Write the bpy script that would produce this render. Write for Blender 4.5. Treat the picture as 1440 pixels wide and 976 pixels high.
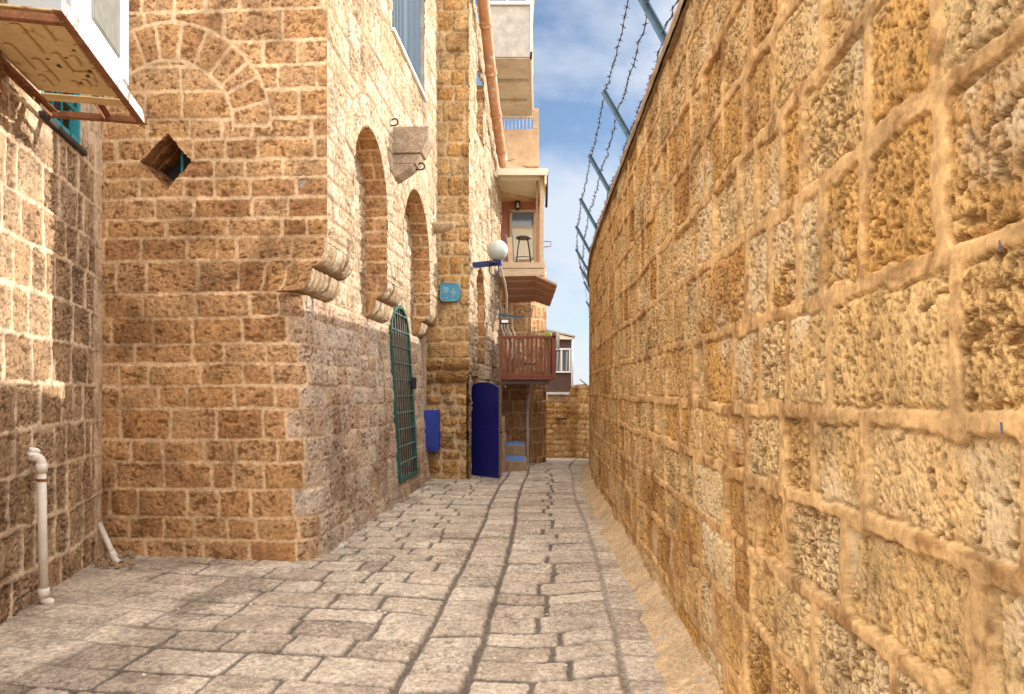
import bpy, bmesh, math, random
import numpy as np
from mathutils import Vector, Matrix

# ------------------------------------------------------------------ clear
for o in list(bpy.data.objects):
    bpy.data.objects.remove(o, do_unlink=True)
scene = bpy.context.scene
COL = scene.collection
R = math.radians
EYE = 1.65
F = 1040.0


def at(px, py, D):
    """pixel of the 1440 px photograph at depth D -> world point"""
    return Vector(((px - 720) * D / F, D, EYE + (550 - py) * D / F))


# ------------------------------------------------------------------ camera
cd = bpy.data.cameras.new('camera')
cam = bpy.data.objects.new('camera', cd)
COL.objects.link(cam)
cam.location = (0, 0, EYE)
cam.rotation_euler = (R(90), 0, 0)
cd.sensor_width = 36.0
cd.lens = 26.0
cd.shift_y = 62.0 / 1440.0
cd.clip_start = 0.05
cd.clip_end = 2000
scene.camera = cam
scene.render.engine = 'CYCLES'
scene.render.resolution_x = 1024
scene.render.resolution_y = 694
scene.cycles.use_denoising = True
scene.cycles.max_bounces = 10
scene.cycles.diffuse_bounces = 6
scene.cycles.sample_clamp_indirect = 8.0

# ------------------------------------------------------------------ light
FILL_CLOUD = 23.0
SUN_AZ, SUN_EL = R(60.5), R(24.0)
SUN_STRENGTH, SKY_STRENGTH, EXPOSURE = 2.7, 0.060, 1.27
sun_dir = Vector((math.sin(SUN_AZ) * math.cos(SUN_EL), math.cos(SUN_AZ) * math.cos(SUN_EL), math.sin(SUN_EL)))
sl = bpy.data.lights.new('sun', 'SUN')
sl.energy = SUN_STRENGTH
sl.angle = R(0.5)
sl.color = (1.0, 0.93, 0.82)
so = bpy.data.objects.new('sun', sl)
COL.objects.link(so)
so.location = (20, 10, 20)
so.rotation_euler = sun_dir.to_track_quat('Z', 'Y').to_euler()

world = bpy.data.worlds.new('World')
scene.world = world
world.use_nodes = True
wn, wl = world.node_tree.nodes, world.node_tree.links
wn.clear()
w_out = wn.new('ShaderNodeOutputWorld')
w_bg = wn.new('ShaderNodeBackground')
w_sky = wn.new('ShaderNodeTexSky')
w_sky.sky_type = 'NISHITA'
w_sky.sun_disc = False
w_sky.sun_elevation = SUN_EL
w_sky.sun_rotation = SUN_AZ
w_sky.air_density = 1.0
w_sky.dust_density = 0.4
w_sky.ozone_density = 3.0
w_tc = wn.new('ShaderNodeTexCoord')
w_map = wn.new('ShaderNodeMapping')
w_map.inputs['Scale'].default_value = (1.0, 1.0, 1.9)
w_map.inputs['Location'].default_value = (0.35, 0.0, 0.17)
w_no = wn.new('ShaderNodeTexNoise')
w_no.inputs['Scale'].default_value = 3.4
w_no.inputs['Detail'].default_value = 9
w_no.inputs['Roughness'].default_value = 0.52
w_no.inputs['Distortion'].default_value = 0.25
w_ra = wn.new('ShaderNodeValToRGB')
w_ra.color_ramp.elements[0].position = 0.43
w_ra.color_ramp.elements[0].color = (0.04, 0.04, 0.04, 1)
w_ra.color_ramp.elements[1].position = 0.62
w_ra.color_ramp.elements[1].color = (0.85, 0.85, 0.85, 1)
w_mix = wn.new('ShaderNodeMixRGB')
w_mix.inputs[2].default_value = (5.8, 6.2, 6.9, 1)
# unseen bright cloud bank added overhead and behind the viewer to lift the shade
w_sep = wn.new('ShaderNodeSeparateXYZ')
w_m1 = wn.new('ShaderNodeMath'); w_m1.operation = 'MULTIPLY'; w_m1.inputs[1].default_value = -0.48
w_m2 = wn.new('ShaderNodeMath'); w_m2.operation = 'MULTIPLY_ADD'; w_m2.inputs[1].default_value = 0.88
w_m3 = wn.new('ShaderNodeMath'); w_m3.operation = 'MULTIPLY_ADD'; w_m3.inputs[1].default_value = 0.7
w_rb = wn.new('ShaderNodeValToRGB')
w_rb.color_ramp.elements[0].position = 0.42
w_rb.color_ramp.elements[0].color = (0, 0, 0, 1)
w_rb.color_ramp.elements[1].position = 0.72
w_rb.color_ramp.elements[1].color = (1, 1, 1, 1)
w_mix2 = wn.new('ShaderNodeMixRGB')
w_mix2.inputs[2].default_value = (FILL_CLOUD * 1.0, FILL_CLOUD * 0.97, FILL_CLOUD * 0.94, 1)
w_bg.inputs['Strength'].default_value = SKY_STRENGTH
wl.new(w_tc.outputs['Generated'], w_map.inputs['Vector'])
wl.new(w_map.outputs['Vector'], w_no.inputs['Vector'])
wl.new(w_no.outputs['Fac'], w_ra.inputs['Fac'])
wl.new(w_ra.outputs['Color'], w_mix.inputs[0])
wl.new(w_sky.outputs['Color'], w_mix.inputs[1])
wl.new(w_tc.outputs['Generated'], w_sep.inputs[0])
wl.new(w_sep.outputs['Y'], w_m1.inputs[0])
wl.new(w_sep.outputs['Z'], w_m2.inputs[0])
wl.new(w_m1.outputs[0], w_m2.inputs[2])
wl.new(w_no.outputs['Fac'], w_m3.inputs[0])
wl.new(w_m2.outputs[0], w_m3.inputs[2])
wl.new(w_m3.outputs[0], w_rb.inputs[0])
wl.new(w_rb.outputs[0], w_mix2.inputs[0])
wl.new(w_mix.outputs['Color'], w_mix2.inputs[1])
wl.new(w_mix2.outputs['Color'], w_bg.inputs['Color'])
wl.new(w_bg.outputs['Background'], w_out.inputs['Surface'])

vs = scene.view_settings
vs.view_transform = 'Standard'
vs.look = 'None'
vs.gamma = 1.0
vs.exposure = EXPOSURE
vs.use_curve_mapping = False


# ------------------------------------------------------------------ numpy noise
def _hash(ix, iy, seed):
    h = (ix.astype(np.uint32) * np.uint32(374761393) + iy.astype(np.uint32) * np.uint32(668265263)
         + np.uint32((seed * 2246822519 + 12345) & 0xffffffff))
    h = (h ^ (h >> np.uint32(13))) * np.uint32(1274126177)
    h = (h ^ (h >> np.uint32(15))) * np.uint32(2246822519)
    h = h ^ (h >> np.uint32(16))
    return h.astype(np.float32) * np.float32(1.0 / 4294967296.0)


def vnoise(x, y, seed=0):
    xi = np.floor(x)
    yi = np.floor(y)
    fx = (x - xi).astype(np.float32)
    fy = (y - yi).astype(np.float32)
    xi = xi.astype(np.int64)
    yi = yi.astype(np.int64)
    ux = fx * fx * (3 - 2 * fx)
    uy = fy * fy * (3 - 2 * fy)
    a = _hash(xi, yi, seed)
    b = _hash(xi + 1, yi, seed)
    c = _hash(xi, yi + 1, seed)
    d = _hash(xi + 1, yi + 1, seed)
    return (a + (b - a) * ux) * (1 - uy) + (c + (d - c) * ux) * uy


def fbm(x, y, seed=0, oct=4, gain=0.5):
    s = 0.0
    amp = 1.0
    tot = 0.0
    for k in range(oct):
        # rotate each octave a little so the lattice does not show
        c, sn = math.cos(0.6 * k + 0.3), math.sin(0.6 * k + 0.3)
        f = 2.03 ** k
        s = s + amp * vnoise((x * c - y * sn) * f + 17.3 * k, (x * sn + y * c) * f - 9.1 * k, seed + 31 * k)
        tot += amp
        amp *= gain
    return s / tot


def sstep(a, b, x):
    t = np.clip((x - a) / (b - a), 0, 1)
    return t * t * (3 - 2 * t)


def rnd(ix, iy, seed):
    return _hash(np.asarray(ix).astype(np.int64), np.asarray(iy).astype(np.int64), seed)


# ------------------------------------------------------------------ scene helpers
ROOT = {}


def tag(o, label=None, cat=None, group=None, kind=None):
    if label:
        o['label'] = label
    if cat:
        o['category'] = cat
    if group:
        o['group'] = group
    if kind:
        o['kind'] = kind
    return o


def thing(name, label, cat, loc, group=None):
    o = bpy.data.objects.new(name, None)
    COL.objects.link(o)
    o.location = loc
    o.empty_display_size = 0.3
    ROOT[o.name] = Vector(loc)
    return tag(o, label, cat, group)


def link_mesh(name, me, mat, parent=None):
    o = bpy.data.objects.new(name, me)
    COL.objects.link(o)
    if mat is not None:
        for m in (mat if isinstance(mat, (list, tuple)) else [mat]):
            me.materials.append(m)
    if parent is not None:
        o.parent = parent
        base = ROOT[parent.name]
        ROOT[o.name] = base
        me.transform(Matrix.Translation(-base))
    else:
        ROOT[o.name] = Vector((0, 0, 0))
    return o


def grid_mesh(name, P, mat, parent=None, attrs=None, keep=None, flip=False):
    ny, nx = P.shape[:2]
    idx = np.arange(ny * nx, dtype=np.int32).reshape(ny, nx)
    q = np.stack([idx[:-1, :-1], idx[:-1, 1:], idx[1:, 1:], idx[1:, :-1]], axis=-1).reshape(-1, 4)
    if flip:
        q = q[:, ::-1]
    if keep is not None:
        q = q[keep.reshape(-1)]
    used = np.zeros(ny * nx, bool)
    used[q.reshape(-1)] = True
    remap = np.cumsum(used) - 1
    q = remap[q].astype(np.int32)
    V = P.reshape(-1, 3)[used].astype(np.float32)
    me = bpy.data.meshes.new(name)
    me.vertices.add(len(V))
    me.vertices.foreach_set('co', np.ascontiguousarray(V).reshape(-1))
    nf = len(q)
    me.loops.add(nf * 4)
    me.loops.foreach_set('vertex_index', np.ascontiguousarray(q).reshape(-1))
    me.polygons.add(nf)
    me.polygons.foreach_set('loop_start', np.arange(0, nf * 4, 4, dtype=np.int32))
    me.polygons.foreach_set('use_smooth', np.ones(nf, dtype=bool))
    if attrs:
        for k, a in attrs.items():
            at_ = me.attributes.new(k, 'FLOAT', 'POINT')
            at_.data.foreach_set('value', np.ascontiguousarray(a.reshape(-1)[used].astype(np.float32)))
    me.update(calc_edges=True)
    return link_mesh(name, me, mat, parent)


class MB:
    """collects shapes into one mesh"""

    def __init__(self):
        self.bm = bmesh.new()

    def box(self, c, size, rot=None, bevel=0.0):
        m = Matrix.Translation(Vector(c))
        if rot is not None:
            m = m @ (rot.to_4x4() if hasattr(rot, 'to_4x4') else rot)
        m = m @ Matrix.Diagonal((size[0], size[1], size[2], 1))
        r = bmesh.ops.create_cube(self.bm, size=1.0, matrix=m)
        if bevel > 0:
            es = list({e for v in r['verts'] for e in v.link_edges})
            bmesh.ops.bevel(self.bm, geom=es, offset=bevel, segments=2, affect='EDGES', profile=0.7)
        return self

    def bar(self, a, b, w, t, up=Vector((0, 0, 1)), bevel=0.0):
        a, b = Vector(a), Vector(b)
        z = (b - a)
        L = z.length
        z.normalize()
        up = Vector(up)
        if abs(z.dot(up)) > 0.98:
            up = Vector((0, 1, 0))
        x = up.cross(z).normalized()
        y = z.cross(x)
        m = Matrix((x, y, z)).transposed()
        return self.box((a + b) / 2, (w, t, L), m, bevel)

    def tube(self, pts, r, n=8, caps=True):
        pts = [Vector(p) for p in pts]
        rings = []
        ref = None
        for i, p in enumerate(pts):
            if i == 0:
                t = pts[1] - pts[0]
            elif i == len(pts) - 1:
                t = pts[-1] - pts[-2]
            else:
                t = (pts[i + 1] - pts[i]).normalized() + (pts[i] - pts[i - 1]).normalized()
            if t.length < 1e-9:
                t = Vector((0, 0, 1))
            t.normalize()
            if ref is None:
                ref = Vector((0, 0, 1)) if abs(t.z) < 0.9 else Vector((1, 0, 0))
            x = (ref - t * ref.dot(t)).normalized()
            y = t.cross(x)
            ref = x
            rr = r[i] if isinstance(r, (list, tuple)) else r
            rings.append([self.bm.verts.new(p + (x * math.cos(2 * math.pi * k / n) + y * math.sin(2 * math.pi * k / n)) * rr) for k in range(n)])
        for a, b in zip(rings, rings[1:]):
            for k in range(n):
                f = self.bm.faces.new((a[k], a[(k + 1) % n], b[(k + 1) % n], b[k]))
                f.smooth = True
        if caps:
            self.bm.faces.new(rings[0][::-1])
            self.bm.faces.new(rings[-1])
        return self

    def sphere(self, c, r, u=24, v=16, scale=(1, 1, 1)):
        m = Matrix.Translation(Vector(c)) @ Matrix.Diagonal((scale[0], scale[1], scale[2], 1))
        res = bmesh.ops.create_uvsphere(self.bm, u_segments=u, v_segments=v, radius=r, matrix=m)
        for f in {f for vv in res['verts'] for f in vv.link_faces}:
            f.smooth = True
        return self

    def prism(self, pts, vec, bevel=0.0):
        """closed polygon pts (Vectors) pushed along vec"""
        vec = Vector(vec)
        a = [self.bm.verts.new(Vector(p)) for p in pts]
        b = [self.bm.verts.new(Vector(p) + vec) for p in pts]
        n = len(a)
        fs = [self.bm.faces.new(a[::-1]), self.bm.faces.new(b)]
        for k in range(n):
            fs.append(self.bm.faces.new((a[k], a[(k + 1) % n], b[(k + 1) % n], b[k])))
        if bevel > 0:
            es = list({e for f in fs for e in f.edges})
            bmesh.ops.bevel(self.bm, geom=es, offset=bevel, segments=1, affect='EDGES')
        return self

    def build(self, name, mat, parent=None):
        bmesh.ops.recalc_face_normals(self.bm, faces=self.bm.faces)
        me = bpy.data.meshes.new(name)
        self.bm.to_mesh(me)
        self.bm.free()
        return link_mesh(name, me, mat, parent)


# ------------------------------------------------------------------ materials
def lin(c):
    return tuple(((v / 255) / 12.92 if v <= 10 else (((v / 255) + 0.055) / 1.055) ** 2.4) for v in c) + (1,)


def new_mat(name):
    m = bpy.data.materials.new(name)
    m.use_nodes = True
    nt = m.node_tree
    nt.nodes.clear()
    out = nt.nodes.new('ShaderNodeOutputMaterial')
    b = nt.nodes.new('ShaderNodeBsdfPrincipled')
    nt.links.new(b.outputs[0], out.inputs[0])
    return m, nt, b


def nd(nt, t, **kw):
    n = nt.nodes.new(t)
    for k, v in kw.items():
        if k.startswith('i_'):
            n.inputs[k[2:].replace('_', ' ')].default_value = v
        else:
            setattr(n, k, v)
    return n


def ramp(nt, stops):
    r = nt.nodes.new('ShaderNodeValToRGB')
    els = r.color_ramp.elements
    while len(els) > 1:
        els.remove(els[-1])
    els[0].position = stops[0][0]
    els[0].color = stops[0][1]
    for p, c in stops[1:]:
        e = els.new(p)
        e.color = c
    return r


def g(v):
    return (v, v, v, 1)


def mixc(nt, fac, a, b, mode='MIX'):
    m = nt.nodes.new('ShaderNodeMixRGB')
    m.blend_type = mode
    for s, v in ((0, fac), (1, a), (2, b)):
        if hasattr(v, 'is_output'):
            nt.links.new(v, m.inputs[s])
        else:
            m.inputs[s].default_value = v
    return m.outputs[0]


def stone_mat(name, cols, mortar, dark, blotch=0.55, bump=0.5, fine=70.0, light=None, soil=(0.42, 0.38, 0.36, 1), pore=0.0, stain=0.0, cols2=None, mortar2=None):
    """masonry: per-stone tint, mortar and pit masks come from the mesh"""
    m, nt, b = new_mat(name)
    L = nt.links.new
    tc = nd(nt, 'ShaderNodeTexCoord')
    a_t = nd(nt, 'ShaderNodeAttribute', attribute_name='tint')
    a_m = nd(nt, 'ShaderNodeAttribute', attribute_name='mortar')
    a_p = nd(nt, 'ShaderNodeAttribute', attribute_name='pit')
    a_d = nd(nt, 'ShaderNodeAttribute', attribute_name='dirt')
    r1 = ramp(nt, [(i / (len(cols) - 1), c) for i, c in enumerate(cols)])
    L(a_t.outputs['Fac'], r1.inputs[0])
    base = r1.outputs[0]
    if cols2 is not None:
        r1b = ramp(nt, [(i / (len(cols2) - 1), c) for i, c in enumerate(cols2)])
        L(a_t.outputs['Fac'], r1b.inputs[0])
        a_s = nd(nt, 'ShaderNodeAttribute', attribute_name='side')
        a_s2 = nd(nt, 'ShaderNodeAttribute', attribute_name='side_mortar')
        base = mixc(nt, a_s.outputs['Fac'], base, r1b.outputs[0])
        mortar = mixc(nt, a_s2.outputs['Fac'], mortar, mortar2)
    n1 = nd(nt, 'ShaderNodeTexNoise', i_Scale=3.1, i_Detail=6.0, i_Roughness=0.62)
    L(tc.outputs['Object'], n1.inputs['Vector'])
    rb = ramp(nt, [(0.3, g(1 - blotch)), (0.52, g(1.0)), (0.72, g(1 + blotch * 0.55))])
    L(n1.outputs['Fac'], rb.inputs[0])
    c = mixc(nt, 1.0, base, rb.outputs[0], 'MULTIPLY')
    n2 = nd(nt, 'ShaderNodeTexNoise', i_Scale=26.0, i_Detail=8.0, i_Roughness=0.7)
    L(tc.outputs['Object'], n2.inputs['Vector'])
    rf = ramp(nt, [(0.30, g(0.42)), (0.5, g(1.0)), (0.70, g(1.5))])
    L(n2.outputs['Fac'], rf.inputs[0])
    c = mixc(nt, 0.85, c, mixc(nt, 1.0, c, rf.outputs[0], 'MULTIPLY'))
    n5 = nd(nt, 'ShaderNodeTexNoise', i_Scale=95.0, i_Detail=4.0, i_Roughness=0.6)
    L(tc.outputs['Object'], n5.inputs['Vector'])
    r5 = ramp(nt, [(0.33, g(0.5)), (0.46, g(1.0)), (0.62, g(1.05)), (0.72, g(1.45))])
    L(n5.outputs['Fac'], r5.inputs[0])
    c = mixc(nt, 0.7, c, mixc(nt, 1.0, c, r5.outputs[0], 'MULTIPLY'))
    if light is not None:      # pale lime patches
        n4 = nd(nt, 'ShaderNodeTexNoise', i_Scale=1.7, i_Detail=7.0, i_Roughness=0.66)
        L(tc.outputs['Object'], n4.inputs['Vector'])
        r4 = ramp(nt, [(0.54, g(0.0)), (0.64, g(0.8))])
        L(n4.outputs['Fac'], r4.inputs[0])
        c = mixc(nt, r4.outputs[0], c, light)
    mo = mixc(nt, 0.7, mortar, mixc(nt, 1.0, mortar, rf.outputs[0], 'MULTIPLY'))
    mo = mixc(nt, 0.95, mo, mixc(nt, 1.0, mo, rb.outputs[0], 'MULTIPLY'))
    if pore > 0:       # dark colour in the open pores of the stone
        a_o = nd(nt, 'ShaderNodeAttribute', attribute_name='porous')
        n7 = nd(nt, 'ShaderNodeTexNoise', i_Scale=fine * 0.62, i_Detail=3.5, i_Roughness=0.55)
        L(tc.outputs['Object'], n7.inputs['Vector'])
        r7 = ramp(nt, [(0.555, g(0.0)), (0.60, g(1.0))])
        L(n7.outputs['Fac'], r7.inputs[0])
        pm_ = nd(nt, 'ShaderNodeMath', operation='MULTIPLY')
        L(r7.outputs[0], pm_.inputs[0])
        L(a_o.outputs['Fac'], pm_.inputs[1])
        pm2 = nd(nt, 'ShaderNodeMath', operation='MULTIPLY')
        L(pm_.outputs[0], pm2.inputs[0])
        pm2.inputs[1].default_value = pore
        c = mixc(nt, pm2.outputs[0], c, dark)
    if stain > 0:
        n8 = nd(nt, 'ShaderNodeTexNoise', i_Scale=4.2, i_Detail=8.0, i_Roughness=0.68)
        n8.inputs['Distortion'].default_value = 0.5
        L(tc.outputs['Object'], n8.inputs['Vector'])
        r8 = ramp(nt, [(0.50, g(0.0)), (0.60, g(stain))])
        L(n8.outputs['Fac'], r8.inputs[0])
        mo = mixc(nt, r8.outputs[0], mo, mixc(nt, 1.0, mo, (0.42, 0.33, 0.25, 1), 'MULTIPLY'))
    c = mixc(nt, a_m.outputs['Fac'], c, mo)
    c = mixc(nt, a_p.outputs['Fac'], c, dark)
    c = mixc(nt, a_d.outputs['Fac'], c, mixc(nt, 1.0, c, soil, 'MULTIPLY'))
    L(c, b.inputs['Base Color'])
    b.inputs['Roughness'].default_value = 0.92
    b.inputs['Specular IOR Level'].default_value = 0.18
    n3 = nd(nt, 'ShaderNodeTexNoise', i_Scale=fine, i_Detail=6.0, i_Roughness=0.7)
    L(tc.outputs['Object'], n3.inputs['Vector'])
    n6 = nd(nt, 'ShaderNodeTexNoise', i_Scale=fine * 0.75, i_Detail=3.0, i_Roughness=0.55)
    mp6 = nd(nt, 'ShaderNodeMapping')
    mp6.inputs['Location'].default_value = (3.3, 7.1, 1.7)
    L(tc.outputs['Object'], mp6.inputs[0])
    L(mp6.outputs[0], n6.inputs['Vector'])
    r6 = ramp(nt, [(0.53, g(0.0)), (0.64, g(1.0))])
    L(n6.outputs['Fac'], r6.inputs[0])
    hm_ = nd(nt, 'ShaderNodeMath', operation='MULTIPLY_ADD')
    L(r6.outputs[0], hm_.inputs[0])
    hm_.inputs[1].default_value = -0.55
    L(n3.outputs['Fac'], hm_.inputs[2])
    bs = nd(nt, 'ShaderNodeMath', operation='MULTIPLY_ADD')
    L(a_m.outputs['Fac'], bs.inputs[0])
    bs.inputs[1].default_value = -0.6 * bump
    bs.inputs[2].default_value = bump
    bp = nd(nt, 'ShaderNodeBump', i_Distance=0.012)
    L(bs.outputs[0], bp.inputs['Strength'])
    L(hm_.outputs[0], bp.inputs['Height'])
    L(bp.outputs[0], b.inputs['Normal'])
    return m


def plain(name, col, rough=0.6, metal=0.0, var=0.25, scale=8.0, rust=None, rust_amt=0.5, bump=0.15, spec=0.4, grit=0.0):
    """painted, metal, plaster or wooden surface with uneven colour and optional rust/stain patches"""
    m, nt, b = new_mat(name)
    L = nt.links.new
    tc = nd(nt, 'ShaderNodeTexCoord')
    n = nd(nt, 'ShaderNodeTexNoise', i_Scale=scale, i_Detail=8.0, i_Roughness=0.65)
    L(tc.outputs['Object'], n.inputs['Vector'])
    r = ramp(nt, [(0.3, g(1 - var)), (0.7, g(1 + var))])
    L(n.outputs['Fac'], r.inputs[0])
    c = mixc(nt, 1.0, col, r.outputs[0], 'MULTIPLY')
    if rust is not None:
        n2 = nd(nt, 'ShaderNodeTexNoise', i_Scale=scale * 1.3, i_Detail=10.0, i_Roughness=0.72)
        n2.inputs['Distortion'].default_value = 0.4
        L(tc.outputs['Object'], n2.inputs['Vector'])
        t = 0.72 - 0.4 * rust_amt
        r2 = ramp(nt, [(t, g(0.0)), (t + 0.09, g(1.0))])
        L(n2.outputs['Fac'], r2.inputs[0])
        c = mixc(nt, r2.outputs[0], c, rust)
    if grit > 0:
        ng = nd(nt, 'ShaderNodeTexNoise', i_Scale=42.0, i_Detail=9.0, i_Roughness=0.75)
        L(tc.outputs['Object'], ng.inputs['Vector'])
        rg_ = ramp(nt, [(0.32, g(1 - grit)), (0.5, g(1.0)), (0.68, g(1 + grit))])
        L(ng.outputs['Fac'], rg_.inputs[0])
        c = mixc(nt, 1.0, c, rg_.outputs[0], 'MULTIPLY')
    L(c, b.inputs['Base Color'])
    b.inputs['Roughness'].default_value = rough
    b.inputs['Metallic'].default_value = metal
    b.inputs['Specular IOR Level'].default_value = spec
    bp = nd(nt, 'ShaderNodeBump', i_Strength=bump, i_Distance=0.01)
    n3 = nd(nt, 'ShaderNodeTexNoise', i_Scale=scale * 6, i_Detail=5.0)
    L(tc.outputs['Object'], n3.inputs['Vector'])
    L(n3.outputs['Fac'], bp.inputs['Height'])
    L(bp.outputs[0], b.inputs['Normal'])
    return m


def wood(name, c1, c2, axis=(1, 8, 8), rough=0.75):
    m, nt, b = new_mat(name)
    L = nt.links.new
    tc = nd(nt, 'ShaderNodeTexCoord')
    mp = nd(nt, 'ShaderNodeMapping')
    mp.inputs['Scale'].default_value = axis
    L(tc.outputs['Object'], mp.inputs[0])
    n = nd(nt, 'ShaderNodeTexNoise', i_Scale=5.0, i_Detail=9.0, i_Roughness=0.68)
    n.inputs['Distortion'].default_value = 0.6
    L(mp.outputs[0], n.inputs['Vector'])
    r = ramp(nt, [(0.3, c1), (0.7, c2)])
    L(n.outputs['Fac'], r.inputs[0])
    L(r.outputs[0], b.inputs['Base Color'])
    b.inputs['Roughness'].default_value = rough
    bp = nd(nt, 'ShaderNodeBump', i_Strength=0.3, i_Distance=0.01)
    L(n.outputs['Fac'], bp.inputs['Height'])
    L(bp.outputs[0], b.inputs['Normal'])
    return m


def glass_mat(name, col=(0.05, 0.08, 0.1, 1), rough=0.08):
    m, nt, b = new_mat(name)
    b.inputs['Base Color'].default_value = col
    b.inputs['Roughness'].default_value = rough
    b.inputs['Specular IOR Level'].default_value = 0.8
    return m


M = {}
M['front'] = stone_mat('honey_sandstone', [(0.29, 0.13, 0.055, 1), (0.50, 0.285, 0.135, 1), (0.54, 0.33, 0.17, 1), (0.54, 0.31, 0.14, 1), (0.42, 0.21, 0.09, 1)],
                       (0.68, 0.48, 0.29, 1), (0.20, 0.095, 0.035, 1), blotch=0.33, bump=0.4, pore=0.4, stain=0.3)
M['pale'] = stone_mat('pale_limestone', [(0.45, 0.32, 0.20, 1), (0.52, 0.42, 0.295, 1), (0.55, 0.46, 0.34, 1), (0.46, 0.34, 0.22, 1), (0.53, 0.41, 0.28, 1)],
                      (0.30, 0.20, 0.12, 1), (0.26, 0.155, 0.08, 1), blotch=0.25, bump=0.5, pore=0.7)
M['low'] = stone_mat('weathered_limestone', [(0.40, 0.27, 0.18, 1), (0.54, 0.43, 0.33, 1), (0.60, 0.51, 0.42, 1), (0.48, 0.33, 0.22, 1), (0.56, 0.43, 0.31, 1)],
                     (0.56, 0.43, 0.30, 1), (0.22, 0.14, 0.08, 1), blotch=0.35, bump=0.5)
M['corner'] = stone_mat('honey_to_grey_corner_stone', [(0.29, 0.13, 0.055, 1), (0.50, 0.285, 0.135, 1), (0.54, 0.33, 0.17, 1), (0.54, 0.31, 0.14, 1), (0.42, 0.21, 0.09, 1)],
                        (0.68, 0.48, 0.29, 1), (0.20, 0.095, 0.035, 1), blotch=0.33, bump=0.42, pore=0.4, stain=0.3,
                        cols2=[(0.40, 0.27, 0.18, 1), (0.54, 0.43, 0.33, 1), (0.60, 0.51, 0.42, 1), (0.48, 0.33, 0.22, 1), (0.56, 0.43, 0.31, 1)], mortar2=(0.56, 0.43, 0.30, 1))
M['gold'] = stone_mat('golden_kurkar_stone', [(0.40, 0.19, 0.055, 1), (0.58, 0.345, 0.13, 1), (0.63, 0.41, 0.18, 1), (0.70, 0.50, 0.26, 1), (0.54, 0.29, 0.085, 1), (0.62, 0.37, 0.14, 1)],
                      (0.60, 0.37, 0.165, 1), (0.20, 0.09, 0.025, 1), blotch=0.42, bump=0.5, fine=95, light=(0.72, 0.55, 0.34, 1), soil=(0.55, 0.42, 0.28, 1), pore=0.85, stain=0.8)
M['left'] = stone_mat('brown_kurkar_stone', [(0.33, 0.20, 0.115, 1), (0.42, 0.28, 0.165, 1), (0.47, 0.33, 0.21, 1), (0.37, 0.24, 0.14, 1)],
                      (0.62, 0.48, 0.34, 1), (0.13, 0.085, 0.05, 1), blotch=0.4, bump=0.6, pore=0.7, stain=0.4)
M['rubble'] = stone_mat('rough_orange_stone', [(0.40, 0.20, 0.07, 1), (0.54, 0.31, 0.12, 1), (0.56, 0.38, 0.19, 1), (0.46, 0.24, 0.08, 1)],
                        (0.56, 0.41, 0.24, 1), (0.20, 0.11, 0.04, 1), blotch=0.35, bump=0.6)
M['paving'] = stone_mat('worn_paving_stone', [(0.46, 0.37, 0.285, 1), (0.60, 0.50, 0.395, 1), (0.68, 0.585, 0.47, 1), (0.62, 0.515, 0.40, 1), (0.52, 0.425, 0.33, 1)],
                        (0.17, 0.14, 0.115, 1), (0.20, 0.155, 0.12, 1), blotch=0.28, bump=0.6, fine=60, pore=0.6)
M['sand'] = plain('packed_sand', (0.52, 0.37, 0.22, 1), 0.95, var=0.3, scale=5, bump=0.8, spec=0.1, grit=0.45, rust=(0.46, 0.38, 0.28, 1), rust_amt=0.45)
M['earth'] = plain('bare_earth', (0.30, 0.23, 0.15, 1), 0.95, var=0.3, scale=0.6, bump=0.3, spec=0.1)
M['coping'] = plain('weathered_coping', (0.36, 0.25, 0.15, 1), 0.9, var=0.3, scale=9, bump=0.5, spec=0.1)
M['steel'] = plain('sky_tinted_steel', (0.10, 0.17, 0.23, 1), 0.5, 0.3, var=0.2, scale=6, rust=(0.16, 0.08, 0.04, 1), rust_amt=0.15)  # blue of the reflected sky is put into the steel colour
M['wire'] = plain('dark_wire', (0.07, 0.065, 0.07, 1), 0.6, 0.5, var=0.3, scale=20)
M['acwhite'] = plain('white_enamel', (0.40, 0.435, 0.47, 1), 0.35, var=0.04, scale=4, rust=(0.45, 0.22, 0.10, 1), rust_amt=0.02, bump=0.03)
M['acgrille'] = plain('grey_metal_fins', (0.26, 0.26, 0.23, 1), 0.5, 0.2, var=0.2, scale=10)
M['acpan'] = plain('rust_stained_pan', (0.62, 0.47, 0.25, 1), 0.6, var=0.12, scale=6, rust=(0.30, 0.14, 0.05, 1), rust_amt=0.34, bump=0.1)
M['rust'] = plain('rusty_steel', (0.24, 0.10, 0.045, 1), 0.8, 0.1, var=0.4, scale=14, rust=(0.42, 0.30, 0.22, 1), rust_amt=0.35, bump=0.4)
M['chip'] = plain('chipped_white_steel', (0.66, 0.66, 0.64, 1), 0.55, 0.0, var=0.1, scale=12, rust=(0.30, 0.13, 0.06, 1), rust_amt=0.52, bump=0.2)
M['teal'] = plain('teal_paint', (0.03, 0.28, 0.33, 1), 0.5, var=0.25, scale=12)
M['gate'] = plain('green_gate_paint', (0.02, 0.10, 0.08, 1), 0.5, var=0.3, scale=14, rust=(0.12, 0.07, 0.04, 1), rust_amt=0.12)
M['gatebar'] = plain('pale_teal_bar', (0.10, 0.22, 0.20, 1), 0.5, var=0.3, scale=14)
M['gatedark'] = plain('dark_brown_bar', (0.10, 0.085, 0.06, 1), 0.6, var=0.3, scale=14)
M['blue'] = plain('deep_blue_paint', (0.012, 0.014, 0.14, 1), 0.42, var=0.3, scale=3, bump=0.08)
M['boxblue'] = plain('bright_blue_paint', (0.012, 0.036, 0.29, 1), 0.45, var=0.25, scale=5, bump=0.06)
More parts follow.
